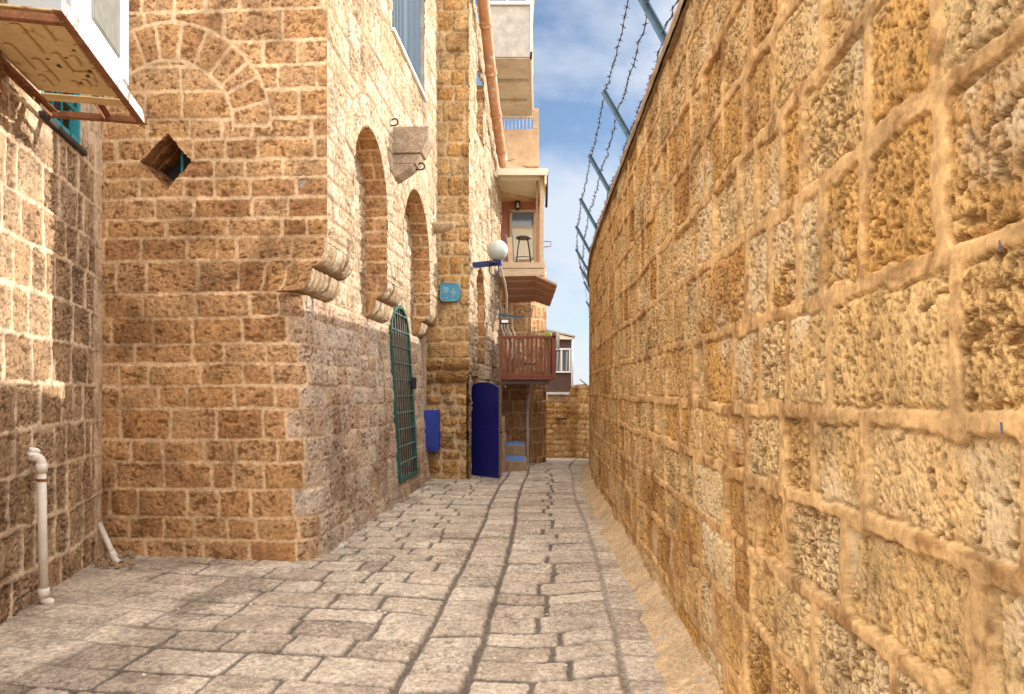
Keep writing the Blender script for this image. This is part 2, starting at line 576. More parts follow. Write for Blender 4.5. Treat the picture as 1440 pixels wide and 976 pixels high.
M['stepblue'] = plain('worn_blue_paint', (0.10, 0.22, 0.55, 1), 0.7, var=0.3, scale=9, rust=(0.45, 0.40, 0.35, 1), rust_amt=0.2)
M['shutter'] = plain('blue_shutter_paint', (0.016, 0.06, 0.11, 1), 0.5, var=0.2, scale=10)
M['pvc'] = plain('grimy_white_plastic', (0.72, 0.66, 0.58, 1), 0.45, var=0.1, scale=9, rust=(0.42, 0.33, 0.24, 1), rust_amt=0.28, bump=0.05)
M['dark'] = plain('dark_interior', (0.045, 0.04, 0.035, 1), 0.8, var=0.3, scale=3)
M['boards'] = wood('brown_boards', (0.13, 0.08, 0.045, 1), (0.24, 0.16, 0.09, 1), (9, 9, 0.8))
M['red'] = wood('red_brown_timber', (0.17, 0.05, 0.03, 1), (0.34, 0.12, 0.065, 1), (6, 6, 1.2))
M['palewood'] = wood('weathered_timber', (0.36, 0.25, 0.15, 1), (0.56, 0.43, 0.29, 1), (1.2, 9, 9))
M['soffit'] = wood('brown_soffit_planks', (0.26, 0.13, 0.07, 1), (0.44, 0.25, 0.14, 1), (1.2, 9, 9))
M['cream'] = plain('cream_paint', (0.66, 0.60, 0.46, 1), 0.6, var=0.08, scale=4)
M['concrete'] = plain('stained_concrete', (0.47, 0.42, 0.35, 1), 0.9, var=0.18, scale=3, rust=(0.52, 0.31, 0.11, 1), rust_amt=0.42, bump=0.4, spec=0.1)
M['greyrender'] = plain('grey_render', (0.42, 0.38, 0.33, 1), 0.9, var=0.22, scale=5, bump=0.5, spec=0.1)
M['parapet'] = plain('tan_render', (0.52, 0.36, 0.22, 1), 0.9, var=0.2, scale=4, rust=(0.40, 0.25, 0.12, 1), rust_amt=0.3, bump=0.4, spec=0.1)
M['consoleb'] = plain('brown_grey_console_stone', (0.36, 0.27, 0.19, 1), 0.9, var=0.25, scale=7, rust=(0.42, 0.38, 0.33, 1), rust_amt=0.4, bump=0.9, spec=0.1, grit=0.5)
M['terra'] = plain('terracotta_paint', (0.38, 0.15, 0.09, 1), 0.7, var=0.2, scale=5)
M['white'] = plain('white_paint', (0.78, 0.77, 0.74, 1), 0.5, var=0.06, scale=6)
M['cable'] = plain('pale_cable', (0.62, 0.58, 0.50, 1), 0.6, var=0.1, scale=6)
M['pipe'] = plain('rusting_drainpipe', (0.50, 0.25, 0.13, 1), 0.6, 0.0, var=0.2, scale=5, rust=(0.58, 0.53, 0.48, 1), rust_amt=0.42, bump=0.2)
M['lampblue'] = plain('navy_lamp_arm', (0.03, 0.04, 0.16, 1), 0.5, var=0.2, scale=9)
M['globe'] = plain('milky_lamp_glass', (0.42, 0.47, 0.42, 1), 0.12, var=0.12, scale=5, bump=0.0, spec=0.6)
M['sign'] = plain('turquoise_glaze', (0.012, 0.20, 0.34, 1), 0.25, var=0.3, scale=14, bump=0.05, spec=0.6)
M['signrim'] = plain('pale_turquoise_glaze', (0.10, 0.36, 0.42, 1), 0.25, var=0.2, scale=14, bump=0.05, spec=0.6)
M['signmark'] = plain('pale_blue_glaze', (0.40, 0.58, 0.62, 1), 0.3, var=0.2, scale=14, bump=0.0)
M['brown'] = plain('brown_cladding', (0.13, 0.075, 0.06, 1), 0.6, var=0.15, scale=3)
M['glass'] = glass_mat('window_glass', (0.10, 0.14, 0.17, 1))
M['lime'] = plain('lime_green_cloth', (0.33, 0.50, 0.08, 1), 0.85, var=0.2, scale=8)
M['black'] = plain('black_iron', (0.03, 0.03, 0.032, 1), 0.55, 0.4, var=0.3, scale=14)
M['seatwood'] = plain('dark_leather', (0.05, 0.035, 0.03, 1), 0.5, var=0.3, scale=9)
M['chalkblue'] = plain('blue_chalk_mark', (0.10, 0.13, 0.22, 1), 0.8)


# ------------------------------------------------------------------ masonry
def masonry(S, Z, zc, seed, w=(0.35, 0.65), mw=0.022, wob=0.012, wav=0.018, corner=0.025, edge=0.012,
            bulge=0.012, rough=0.01, stone_off=0.012, pits=0.02, pit_amt=0.5, mort=-0.006, ridge=0.0,
            rings=(), plaster=None, fine_oct=4, pf=1.0, jspan=None, flat=2.0, sharp=0.012, groove=0.0, rag=0.0, pw=0.10):
    """stones laid in courses: returns offset from the wall plane and colour masks"""
    zc = np.asarray(zc, float)
    nA = fbm(S * 5.0, Z * 5.0, seed + 1, 3) - 0.5
    nB = fbm(S * 5.0 + 40, Z * 5.0, seed + 2, 3) - 0.5
    sw = S + wob * 2 * nA
    zw = Z + wob * 2 * nB + wav * 2 * (vnoise(S * 1.1, Z * 0.7, seed + 3) - 0.5)
    row = np.clip(np.searchsorted(zc, zw.reshape(-1)) - 1, 0, len(zc) - 2).reshape(S.shape)
    bot, top = zc[row], zc[row + 1]
    left = np.zeros_like(S, dtype=float)
    right = np.ones_like(S, dtype=float)
    col = np.zeros(S.shape, np.int64)
    s0, s1 = S.min() - 1.2, S.max() + 1.2
    rr = random.Random(seed)
    for r in range(len(zc) - 1):
        j = [s0 - rr.random() * w[1]]
        hgt = zc[r + 1] - zc[r]
        while j[-1] < s1:
            ww = w[0] + (w[1] - w[0]) * rr.random() ** 1.2
            if rr.random() < 0.14:
                ww *= 0.6
            j.append(j[-1] + max(ww, hgt * 0.55))
        if jspan is not None:
            a_, b_ = jspan
            if a_ is not None and b_ is not None:
                k_ = max(1, int(round((b_ - a_) / (0.5 * (w[0] + w[1])) + rr.uniform(-0.5, 0.5))))
                cut = np.cumsum([0.0] + [rr.uniform(0.7, 1.4) for _ in range(k_)])
                j = list(a_ + (b_ - a_) * cut / cut[-1])
            elif b_ is not None:
                j = [b_ - (v - j[0]) for v in j][::-1]
            else:
                j = [a_ + (v - j[0]) for v in j]
        mk = row == r
        if not mk.any():
            continue
        ja = np.array(j)
        jit = np.zeros(int(mk.sum()))
        v = sw[mk]
        c = np.clip(np.searchsorted(ja, v) - 1, 0, len(ja) - 2)
        left[mk] = ja[c]
        right[mk] = ja[c + 1]
        col[mk] = c
    dx = np.minimum(sw - left, right - sw)
    dz = np.minimum(zw - bot, top - zw)
    row_id = row.astype(np.int64)
    for ri, (cs, cz, r_in, r_out, nseg, full) in enumerate(rings):
        vx, vz = sw - cs, zw - cz
        rho = np.hypot(vx, vz)
        ang = np.arctan2(vz, vx)
        inr = (rho > r_in) & (rho < r_out) & (vz > -0.02 - full)
        rng = random.Random(seed * 7 + ri)
        cuts = np.cumsum([0.75 + 0.6 * rng.random() for _ in range(nseg)])
        cuts = np.concatenate([[0], cuts / cuts[-1] * math.pi])
        an = np.clip(ang, 0.0, math.pi - 1e-6)
        k = np.clip(np.searchsorted(cuts, an.reshape(-1)) - 1, 0, nseg - 1).reshape(S.shape)
        ddx = np.minimum(an - cuts[k], cuts[k + 1] - an) * rho
        ddz = np.minimum(rho - r_in, r_out - rho)
        below = (vz > -0.05) & ~inr
        dout = np.where(rho >= r_out, rho - r_out, r_in - rho)
        dz = np.where(below & (dout > -0.001), np.minimum(dz, np.maximum(dout, 0)), dz)
        dx = np.where(inr, ddx, dx)
        dz = np.where(inr, ddz, dz)
        row_id = np.where(inr, 900 + ri, row_id)
        col = np.where(inr, k, col)
    r1 = rnd(row_id * 131 + col, col * 17 + row_id, seed + 11)
    r2 = rnd(row_id * 71 + col, col * 29 + row_id, seed + 12)
    r3 = rnd(row_id * 37 + col, col * 53 + row_id, seed + 13)
    r4 = rnd(row_id * 19 + col, col * 97 + row_id, seed + 14)
    mwv = mw * (0.65 + 0.7 * fbm(S * 3.0, Z * 3.0, seed + 21, 2))
    ax, az = dx - mwv / 2, dz - mwv / 2
    cr = corner * (0.5 + r3)
    ins = (ax < cr) & (az < cr)
    d = np.where(ins, cr - np.hypot(cr - ax, cr - az), np.minimum(ax, az))
    en = fbm(S * 22, Z * 22, seed + 5, 3) - 0.5
    d = d + edge * 2 * en
    if rag > 0:
        d = d - rag * sstep(0.5, 0.75, fbm(S * 7 + 3, Z * 7, seed + 23, 3)) 
    mmask = 1 - sstep(0.010 - sharp, 0.010, d)
    if plaster is not None:
        mmask = np.maximum(mmask, plaster)
    # stone relief
    big = fbm(S * 6 + r1 * 50, Z * 6 + r2 * 50, seed + 6, 3) - 0.5
    fin = fbm(S * 28 + r1 * 50, Z * 28, seed + 7, fine_oct, 0.6) - 0.5
    pn = fbm(S * 20 * pf + r2 * 90, Z * 24 * pf + r4 * 90, seed + 8, 3, 0.62)
    pn2 = fbm(S * 46 * pf + r3 * 90, Z * 50 * pf, seed + 9, 2, 0.6)
    clus = sstep(0.36, 0.62, fbm(S * 2.6 + 7, Z * 2.6, seed + 18, 3))
    amt = np.clip(pit_amt * (0.15 + 1.7 * r4 ** 1.8) * (0.45 + 0.9 * clus), 0, 1.25)
    thr = 0.67 - 0.145 * amt
    p1 = sstep(thr, thr + pw, pn)
    p2 = sstep(thr + 0.02, thr + pw, pn2) * 0.55
    pit = np.maximum(p1, p2) * (1 - mmask)
    st = bulge * (1 - np.exp(-np.maximum(d, 0) / 0.025)) + stone_off * 2 * (r1 - 0.5)
    rv = rough * (0.45 + 1.1 * r3)
    st = st + rv * 2.2 * big + rv * 1.2 * fin - pits * pit
    st = st - groove * np.exp(-((np.maximum(d, 0) - 0.012) / 0.008) ** 2) * (0.3 + 1.2 * fbm(S * 9, Z * 9, seed + 24, 2))
    jc = np.minimum(dx, dz)
    rp = np.sqrt(np.clip(1 - (np.maximum(jc, 0) / (mwv * 0.62)) ** flat, 0, 1))
    if rag > 0:
        rp = np.maximum(rp, 0.75)
    mo = mort + ridge * rp + 0.004 * (fbm(S * 16, Z * 16, seed + 15, 3) - 0.5) * 2
    off = st * (1 - mmask) + mo * mmask
    dirt = sstep(0.60, 0.72, fbm(S * 1.6, Z * 1.3, seed + 16, 5, 0.58)) * 0.55
    return off, dict(tint=r2 * 0.8 + 0.2 * fbm(S * 4, Z * 4, seed + 17, 2), mortar=mmask, pit=pit * 0.75, dirt=dirt, porous=np.clip(amt, 0, 1), ctr=(left + right) / 2)


def patch(name, svals, zvals, posfn, zc, mat, parent, seed, keepfn=None, snapfn=None, zfn=None, sfn=None, plasterfn=None, attrfn=None, taper=0.0, flip=False, **st):
    """a masonry wall: posfn(S, Z) -> X, Y, nx, ny [, nz]"""
    S, Z = np.meshgrid(np.asarray(svals, float), np.asarray(zvals, float))
    if zfn is not None:
        Z = zfn(S, Z)
    if sfn is not None:
        S = sfn(S, Z)
    if snapfn is not None:
        S, Z = snapfn(S, Z)
    pl = plasterfn(S, Z) if plasterfn is not None else None
    off, at_ = masonry(S, Z, zc, seed, plaster=pl, **st)
    if taper > 0:
        off = off * sstep(0.0, taper, S)
    if attrfn is not None:
        attrfn(S, Z, at_)
    at_.pop('ctr', None)
    X, Y, nx, ny = posfn(S, Z)[:4]
    P = np.stack([X + nx * off, Y + ny * off, Z + 0 * X], axis=-1)
    keep = None
    if keepfn is not None:
        Sc = (S[:-1, :-1] + S[1:, 1:]) / 2
        Zc = (Z[:-1, :-1] + Z[1:, 1:]) / 2
        keep = keepfn(Sc, Zc)
    return grid_mesh(name, P, mat, parent, at_, keep, flip)


def steps(a, b, d):
    return np.linspace(a, b, max(2, int(round(abs(b - a) / d)) + 1))


def rel_steps(a, b, k, lo, hi):
    """samples from a to b whose spacing grows with distance"""
    v = [a]
    while v[-1] < b:
        v.append(v[-1] + min(hi, max(lo, k * abs(v[-1]))))
    v[-1] = b
    return np.array(v)


def courses(z0, z1, lo, hi, seed):
    r = random.Random(seed)
    v = [z0]
    while v[-1] < z1:
        v.append(v[-1] + lo + (hi - lo) * r.random())
    return v


def interp_path(pts):
    """smooth XY path by depth: returns X(D) and dX/dD"""
    Dp = np.array([p[0] for p in pts], float)
    Xp = np.array([p[1] for p in pts], float)
    fine = np.linspace(Dp[0], Dp[-1], 1200)
    x = np.interp(fine, Dp, Xp)
    k = np.ones(61) / 61
    xs = np.convolve(np.pad(x, 30, mode='reflect', reflect_type='odd'), k, mode='valid')
    dx = np.gradient(xs, fine)
    return (lambda D: np.interp(D, fine, xs)), (lambda D: np.interp(D, fine, dx))


def street_z(D):
    D = np.asarray(D, float)
    t = np.maximum(D - 14.6, 0)
    return -np.where(t < 2, 0.016 * t * t, 0.064 + 0.064 * (t - 2))


# ================================================================== THE GROUND
g_mb = MB()
g_mb.box((0, 0, -3.2), (900, 900, 0.4))
tag(g_mb.build('ground', M['earth']), kind='structure')

RW_X, RW_dX = interp_path([(-6, 0.75), (0, 0.955), (9.5, 1.275), (13, 1.415), (16, 1.665), (18, 1.95), (20, 2.24), (22, 2.5), (24, 2.78), (30, 3.9)])
RW_TOP = 2.45 + EYE


def rw_top(D):
    D = np.asarray(D, float)
    return RW_TOP - 0.012 * np.maximum(D - 16, 0) - 0.11 * np.maximum(D - 19.5, 0)


def build_street():
    Dv = np.concatenate([steps(-6, 3.2, 0.12)[:-1], rel_steps(3.2, 26, 0.0026, 0.009, 0.06)])
    Xv = steps(-4.6, 3.2, 0.0125)
    X, D = np.meshgrid(Xv, Dv)
    X = X.astype(float)
    # the paving follows the curve of the alley
    uwob = 0.05 * (vnoise(D * 0.55, X * 0, 77) - 0.5) * 2
    U = X - 0.045 * D - 0.004 * np.maximum(D - 12, 0) ** 2 + uwob
    bounds = [-9, -0.80, -0.415, 0.475, 9]
    off = np.zeros_like(X)
    A = {k: np.zeros_like(X) for k in ('tint', 'mortar', 'pit', 'dirt', 'porous')}
    specs = [
        dict(rows=courses(-7, 28, 0.26, 0.40, 5), w=(0.36, 0.66), seed=401, mw=0.024, js=(None, -0.80)),
        dict(rows=courses(-7, 28, 0.26, 0.50, 6), w=(0.38, 0.40), seed=402, mw=0.024, js=(-0.80, -0.415)),
        dict(rows=courses(-7, 28, 0.23, 0.38, 7), w=(0.34, 0.60), seed=403, mw=0.030, js=(-0.415, 0.475)),
        dict(rows=courses(-7, 28, 0.24, 0.40, 8), w=(0.30, 0.50), seed=404, mw=0.026, js=(0.475, None)),
    ]
    for i, sp in enumerate(specs):
        mk = (U >= bounds[i]) & (U < bounds[i + 1])
        us, ds = U[mk], D[mk]
        o, a = masonry(us, ds + (0.16 * us if i == 0 else 0.05 * np.sin(us * 5 + i)), sp['rows'], sp['seed'], w=sp['w'], mw=sp['mw'], wob=0.012, wav=0.02, corner=0.03,
                       edge=0.010, bulge=0.012, rough=0.008, stone_off=0.010, pits=0.012, pit_amt=0.75, mort=-0.012, pf=1.3, jspan=sp['js'], sharp=0.008)
        # dark gutter joints between the strips
        db = np.minimum(us - bounds[i], bounds[i + 1] - us) + 0.03 * (fbm(us * 9, ds * 9, 55, 3) - 0.5)
        gut = (1 - sstep(0.012, 0.03, db)) * sstep(0.25, 0.5, fbm(us * 3, ds * 2.2, 56, 3) + 0.12)
        o = o * (1 - gut) + gut * -0.018
        a.pop('ctr')
        for k in A:
            v = a[k]
            if k == 'mortar':
                v = np.maximum(v, gut)
            if k == 'pit':
                v = v * (1 - gut) * 0.7
            A[k][mk] = v
        off[mk] = o
    near = sstep(0.62, 0.30, RW_X(D) - X)
    off = off * (1 - 0.75 * near)
    A['mortar'] = A['mortar'] * (1 - 0.5 * near)
    # worn and mud-covered by the left wall: joints filled up
    fill = sstep(-1.9, -3.1, X) * sstep(0.3, 0.55, fbm(X * 1.2, D * 1.2, 91, 4) + 0.25 * sstep(-2.6, -3.6, X))
    off = off * (1 - 0.7 * fill) + 0.004 * fill
    A['mortar'] = A['mortar'] * (1 - 0.6 * fill)
    st = sstep(0.52, 0.66, fbm(X * 1.5, D * 1.1, 92, 5, 0.6)) * (0.15 + 0.45 * sstep(-0.6, -2.6, X))
    A['dirt'] = np.maximum(A['dirt'] * 0.5, st)
    dip = 0.02 * (fbm(X * 0.9, D * 0.6, 93, 2) - 0.5) * 2
    camber = 0.03 * sstep(-1.5, -4.2, X)
    Zs = street_z(D) + off + dip + camber
    P = np.stack([X, D, Zs], axis=-1)
    o = grid_mesh('street', P, M['paving'], None, A)
    tag(o, kind='structure')


build_street()


# a fillet of sand and mortar along the foot of the right-hand wall
def build_sand():
    Dv = np.concatenate([steps(-3, 2.5, 0.12)[:-1], rel_steps(2.5, 19, 0.004, 0.012, 0.06)])
    t = np.linspace(0, 1, 34)
    T, D = np.meshgrid(t, Dv)
    wid = 0.12 + 0.32 * fbm(D * 1.7, D * 0 + 3, 301, 5, 0.6) + 0.10 * sstep(7, 3.5, D)
    wall = RW_X(D)
    n = fbm(T * 3, D * 6, 302, 5, 0.6)
    X = wall + 0.05 - wid * T
    Z = street_z(D) + 0.15 * (1 - T) ** 1.7 * (0.7 + 0.6 * fbm(D * 2, T, 303, 3)) + 0.05 * (n - 0.5) * (1 - T ** 3) + 0.012 - 0.05 * T ** 3
    o = grid_mesh('sand', np.stack([X, D, Z], axis=-1), M['sand'])
    tag(o, kind='structure')


build_sand()

# ================================================================== RIGHT-HAND WALL
wall_t = thing('boundary_wall', 'long high golden stone wall with raised pointing along the right of the alley', 'wall', (RW_X(8), 8, 0))
rw_c = [-1.1, -0.72, -0.36] + [EYE + v for v in (-1.74, -1.40, -1.03, -0.71, -0.38, -0.07, 0.31, 0.71, 1.09, 1.46, 1.84, 2.18, 2.47, 2.9)]
rwD = np.concatenate([steps(-6, 0.2, 0.10)[:-1], steps(0.2, 1.2, 0.008)[:-1], rel_steps(1.2, 16.5, 0.0023, 0.004, 0.05), steps(16.6, 28, 0.08)])


def rw_pos(S, Z):
    dx = RW_dX(S)
    L = np.sqrt(1 + dx * dx)
    return RW_X(S), S, -1 / L, dx / L


def rw_zfn(S, Z):
    zb = street_z(S) - 0.25
    return zb + (rw_top(S) - zb) * Z


patch('wall', rwD, np.linspace(0, 1, 760), rw_pos, rw_c, M['gold'], wall_t, 11, zfn=rw_zfn,
      w=(0.30, 0.76), mw=0.034, wob=0.013, wav=0.022, corner=0.028, edge=0.009, bulge=0.001, rough=0.004, stone_off=0.016,
      pits=0.021, pit_amt=0.50, mort=0.003, ridge=0.006, pf=1.7, flat=8.0, sharp=0.005, groove=0.013, rag=0.02, pw=0.05)
# the wall's body and coping
body = MB()
for a, b in zip(np.arange(-6, 28, 1.0), np.arange(-5, 29, 1.0)):
    xa, xb = float(RW_X(a)), float(RW_X(min(b, 28)))
    za, zb = float(rw_top(a)) - 0.02, float(rw_top(b)) - 0.02
    p = [Vector((xa + 0.06, a, -1.2)), Vector((xb + 0.06, b, -1.2)), Vector((xb + 0.06, b, zb)), Vector((xa + 0.06, a, za))]
    body.prism(p, (0.38, 0, 0))
body.build('wall_back', M['coping'], wall_t)
cop = []
Dv = np.concatenate([steps(-6, 3, 0.2)[:-1], rel_steps(3, 28, 0.012, 0.03, 0.2)])
prof = [(-0.045, -0.035), (-0.055, 0.0), (-0.05, 0.035), (-0.02, 0.055), (0.2, 0.075), (0.46, 0.05), (0.47, -0.03), (-0.03, -0.04)]
P = np.zeros((len(Dv), len(prof), 3))
for k, (px_, pz_) in enumerate(prof):
    nn = 0.012 * (fbm(Dv * 5, Dv * 0 + k * 0.7, 61, 3) - 0.5) * 2
    P[:, k, 0] = RW_X(Dv) + px_ + nn
    P[:, k, 1] = Dv
    P[:, k, 2] = rw_top(Dv) + pz_ + nn
grid_mesh('coping', P, M['coping'], wall_t)
mk = MB()
for (yy, zz) in ((1.50, EYE - 0.075), (1.505, EYE + 0.295)):
    mk.bar((float(RW_X(yy)) - 0.012, yy, zz - 0.012), (float(RW_X(yy)) - 0.012, yy + 0.003, zz + 0.012), 0.0025, 0.003)
mk.build('chalk_mark', M['chalkblue'], wall_t)

# spikes along the coping
spk = thing('spike_strip', 'row of short thin metal spikes along the coping of the golden wall', 'spikes', (RW_X(6), 6, RW_TOP))
rs = random.Random(3)
y = 3.0
while y < 17:
    x = float(RW_X(y)) + 0.02
    z = float(rw_top(y)) + 0.03
    sp = MB()
    sp.tube([(x, y, z), (x - 0.02 + 0.04 * rs.random(), y + 0.03 * (rs.random() - 0.5), z + 0.085 + 0.06 * rs.random())], 0.003, 4)
    sp.build('spike', M['wire'], spk)
    y += 0.125 + 0.05 * rs.random()

# barbed-wire fence on the wall
fence = thing('barbed_wire_fence', 'barbed wire on slanted steel posts coloured with sky reflection above the golden wall', 'fence', (RW_X(8), 8, RW_TOP))
postD = [1.3, 3.3, 5.36, 7.39, 9.44, 11.6, 13.6, 15.7, 17.8, 19.9, 22.0, 24.0]
strand = {0.99: [], 0.62: [], 0.27: []}
rp = random.Random(8)
for D in postD:
    base = Vector((float(RW_X(D)) + 0.05, D, float(rw_top(D)) + 0.0))
    tip = Vector((float(RW_X(D)) - 0.275, D - 0.02 + 0.04 * rp.random(), float(rw_top(D)) + 0.57 + 0.03 * rp.random()))
    pm = MB()
    ax = (tip - base).normalized()
    side = Vector((0, 1, 0))
    nrm = ax.cross(side)
    pm.bar(base - ax * 0.1, tip, 0.008, 0.052, side)
    pm.bar(base - ax * 0.1 + nrm * 0.022 + side * 0.024, tip + nrm * 0.022 + side * 0.024, 0.044, 0.008, side)
    for fr in strand:
        q = base + (tip - base) * fr
        pm.tube([q - side * 0.03 + nrm * 0.03, q + side * 0.03 - nrm * 0.012], 0.005, 5)
        strand[fr].append(q + nrm * -0.01)
    pm.build('post', M['steel'], fence)
for fr, pts in strand.items():
    sm = MB()
    rr = random.Random(int(fr * 100))
    line = []
    for a, b in zip(pts, pts[1:]):
        n = 16
        for k in range(n):
            t = k / n
            p = a.lerp(b, t)
            p.z -= (0.07 + 0.05 * rr.random() * 0) * 4 * t * (1 - t)
            p += Vector((rr.uniform(-1, 1), 0, rr.uniform(-1, 1))) * 0.012
            line.append(p)
    line.append(pts[-1])
    for ph in (0, math.pi):
        tw = [p + Vector((math.cos(i * 2.1 + ph), 0, math.sin(i * 2.1 + ph))) * 0.004 for i, p in enumerate(line)]
        sm.tube(tw, 0.0032, 5)
    for i, p in enumerate(line):
        if p.y > 19 or p.y < 2:
            continue
        for kk in range(2):
            dv = Vector((rr.uniform(-1, 1), rr.uniform(-0.5, 0.5), rr.uniform(-1, 1))).normalized() * 0.03
            sm.tube([p - dv, p + dv], 0.0026, 4)
        sm.tube([p - Vector((0, 0.012, 0)), p + Vector((0, 0.012, 0))], 0.008, 5)
    sm.build('barbed_strand', M['wire'], fence)


# ================================================================== MAIN STONE HOUSE
PHI = math.atan(0.065)
O = np.array([-1.787, 7.15])
dv = np.array([math.sin(PHI), math.cos(PHI)])
nv = np.array([math.cos(PHI), -math.sin(PHI)])


def Lp(a, b):
    return O[0] + nv[0] * a + dv[0] * b, O[1] + nv[1] * a + dv[1] * b


def L3(a, b, z):
    x, y = Lp(a, b)
    return Vector((x, y, z))


DV3, NV3 = Vector((dv[0], dv[1], 0)), Vector((nv[0], nv[1], 0))
house = thing('stone_house', 'honey coloured stone house on a rounded corner with arched niches and corbels', 'house', L3(-1, 3, 0))
ZC = EYE + 0.976        # top of the lower wall
ZU = EYE + 1.44         # bottom of the overhanging upper wall
HTOP = 9.4
BEND = 6.42
DEP = 0.30


def aL(Z):
    return -DEP + 0.16 * np.clip((ZC - Z) / ZC, 0, 1.2)


fr_y = [-40, 14, 58, 92, 126, 166, 194, 224, 250, 278, 307, 333, 366, 411, 446, 484, 512, 543, 575, 619, 651, 689, 729, 760, 800, 840]
fr_c = sorted([EYE + (550 - v) * 7.2 / F for v in fr_y]) + [6.2, 6.45, 6.72, 7.0, 7.25, 7.55, 7.8, 8.1, 8.4, 8.7, 9.0, 9.3, 9.6]

# lower wall: front, rounded corner, long side in one surface
RC = 0.30
P_F, P_A = 1.75, 1.75 + RC * math.pi / 2
GB0, GB1, GZ0, GZS, GRY = 3.88, 5.20, 0.30, 2.50, 0.48   # gate opening
GC, GR = (GB0 + GB1) / 2, (GB1 - GB0) / 2


def in_gate(b, z):
    el = ((b - GC) / GR) ** 2 + (np.maximum(z - GZS, 0) / GRY) ** 2
    return (z > GZ0) & (np.abs(b - GC) < GR) & ((z < GZS) | (el < 1))


def low_pos(S, Z):
    al = aL(Z)
    cs = np.clip(S / P_F, 0, 1)
    a1 = -2.45 + (al - RC + 2.45) * cs
    th = np.clip((S - P_F) / (P_A - P_F), 0, 1) * math.pi / 2
    lb = np.maximum(S - P_A, 0)
    a = np.where(S < P_F, a1, al - RC + RC * np.sin(th))
    b = np.where(S < P_F, 0, RC - RC * np.cos(th)) + lb
    na, nb = np.sin(th), -np.cos(th)
    X, Y = Lp(a, b)
    return X, Y, nv[0] * na + dv[0] * nb, nv[1] * na + dv[1] * nb


def low_keep(S, Z):
    b = S - P_A + RC
    return ~((S > P_A) & in_gate(b, Z))


low_c = [v for v in fr_c if v < ZC - 0.1] + [ZC - 0.02, ZC + 0.3]
lowS = np.concatenate([steps(0, P_A, 0.0105)[:-1], rel_steps(P_A + 7.15, P_A + 7.15 + BEND - RC, 0.0016, 0.011, 0.02) - 7.15])
KW = dict(w=(0.30, 0.62), mw=0.022, wob=0.007, wav=0.009, corner=0.018, edge=0.008, bulge=0.006, rough=0.005, stone_off=0.009, pits=0.014, pit_amt=0.30, pw=0.05, mort=0.000, sharp=0.009)
KL = dict(KW)
KL.update(w=(0.26, 0.5), mw=0.018, bulge=0.012, rough=0.012, stone_off=0.012, pits=0.02, pit_amt=0.5, mort=-0.004)


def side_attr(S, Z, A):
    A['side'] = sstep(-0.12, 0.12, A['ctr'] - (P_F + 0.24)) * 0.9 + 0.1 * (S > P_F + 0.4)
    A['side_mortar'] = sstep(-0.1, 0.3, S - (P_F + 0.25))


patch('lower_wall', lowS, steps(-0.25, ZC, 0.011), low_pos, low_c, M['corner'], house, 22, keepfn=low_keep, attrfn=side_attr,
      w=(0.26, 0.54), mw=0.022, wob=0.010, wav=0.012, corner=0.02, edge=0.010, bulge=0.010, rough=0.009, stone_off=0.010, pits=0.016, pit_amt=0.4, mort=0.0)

# corbel profile
ZM = (ZC + ZU) / 2


def corb(Z):
    t1 = np.clip((Z - ZC) / (ZM - ZC - 0.012), 0, 1)
    t2 = np.clip((Z - ZM) / (ZU - ZM - 0.012), 0, 1)
    return 0.15 * np.sqrt(1 - (1 - t1) ** 2) + (DEP - 0.15) * np.sqrt(1 - (1 - t2) ** 2)


# upper front wall (with the blind arch and the diamond hole)
DC = (1.60, EYE + (550 - 224) * 7.2 / F)
DH = 0.265
ring = [(-1.62 + 0.0, EYE + (550 - 176) * 7.2 / F, 0.65, 1.02, 13, 0.25)]
ring = [(1.58, EYE + (550 - 176) * 7.2 / F, 0.65, 1.02, 13, 0.0)]


def upf_pos(S, Z):
    # S runs from the street corner to the left; the corner follows the corbel profile
    e = DEP - np.where(Z < ZU, corb(Z), DEP)
    a = -(S + np.maximum(e * (1 - S / 0.9), 0))
    X, Y = Lp(a, 0 * S)
    return X, Y, -dv[0] + 0 * S, -dv[1] + 0 * S


def dia(S, Z):
    n = 0.07 * (fbm(S * 7, Z * 7, 71, 3) - 0.5)
    return np.abs(S - DC[0]) + np.abs(Z - DC[1]) * 0.95 + n < DH


upf_c = [ZC - 0.02] + [v for v in fr_c if v > ZC + 0.1]
patch('front_wall', steps(0, 2.45, 0.0105), np.concatenate([steps(ZC, ZU, 0.008)[:-1], steps(ZU, 6.4, 0.0105)[:-1], steps(6.4, HTOP, 0.03)]), upf_pos, upf_c, M['front'], house, 23,
      keepfn=lambda S, Z: ~dia(S, Z), rings=ring, taper=0.03, flip=True, **KW)
# soffit that closes the corner between the rounded foot and the square upper wall
sf = MB()
sf.prism([L3(-0.8, 0.004, ZC - 0.004), L3(-DEP - 0.004, 0.004, ZC - 0.004), L3(-DEP - 0.004, 0.5, ZC - 0.004), L3(-0.8, 0.5, ZC - 0.004)], (0, 0, 0.03))
sf.build('soffit', M['front'], house)
# diamond opening: stepped stone reveal, dark pane and a pipe inside
hole = MB()
cw = L3(-DC[0], 0, DC[1])


def FP(s, z, b):
    return L3(-s, b, z)


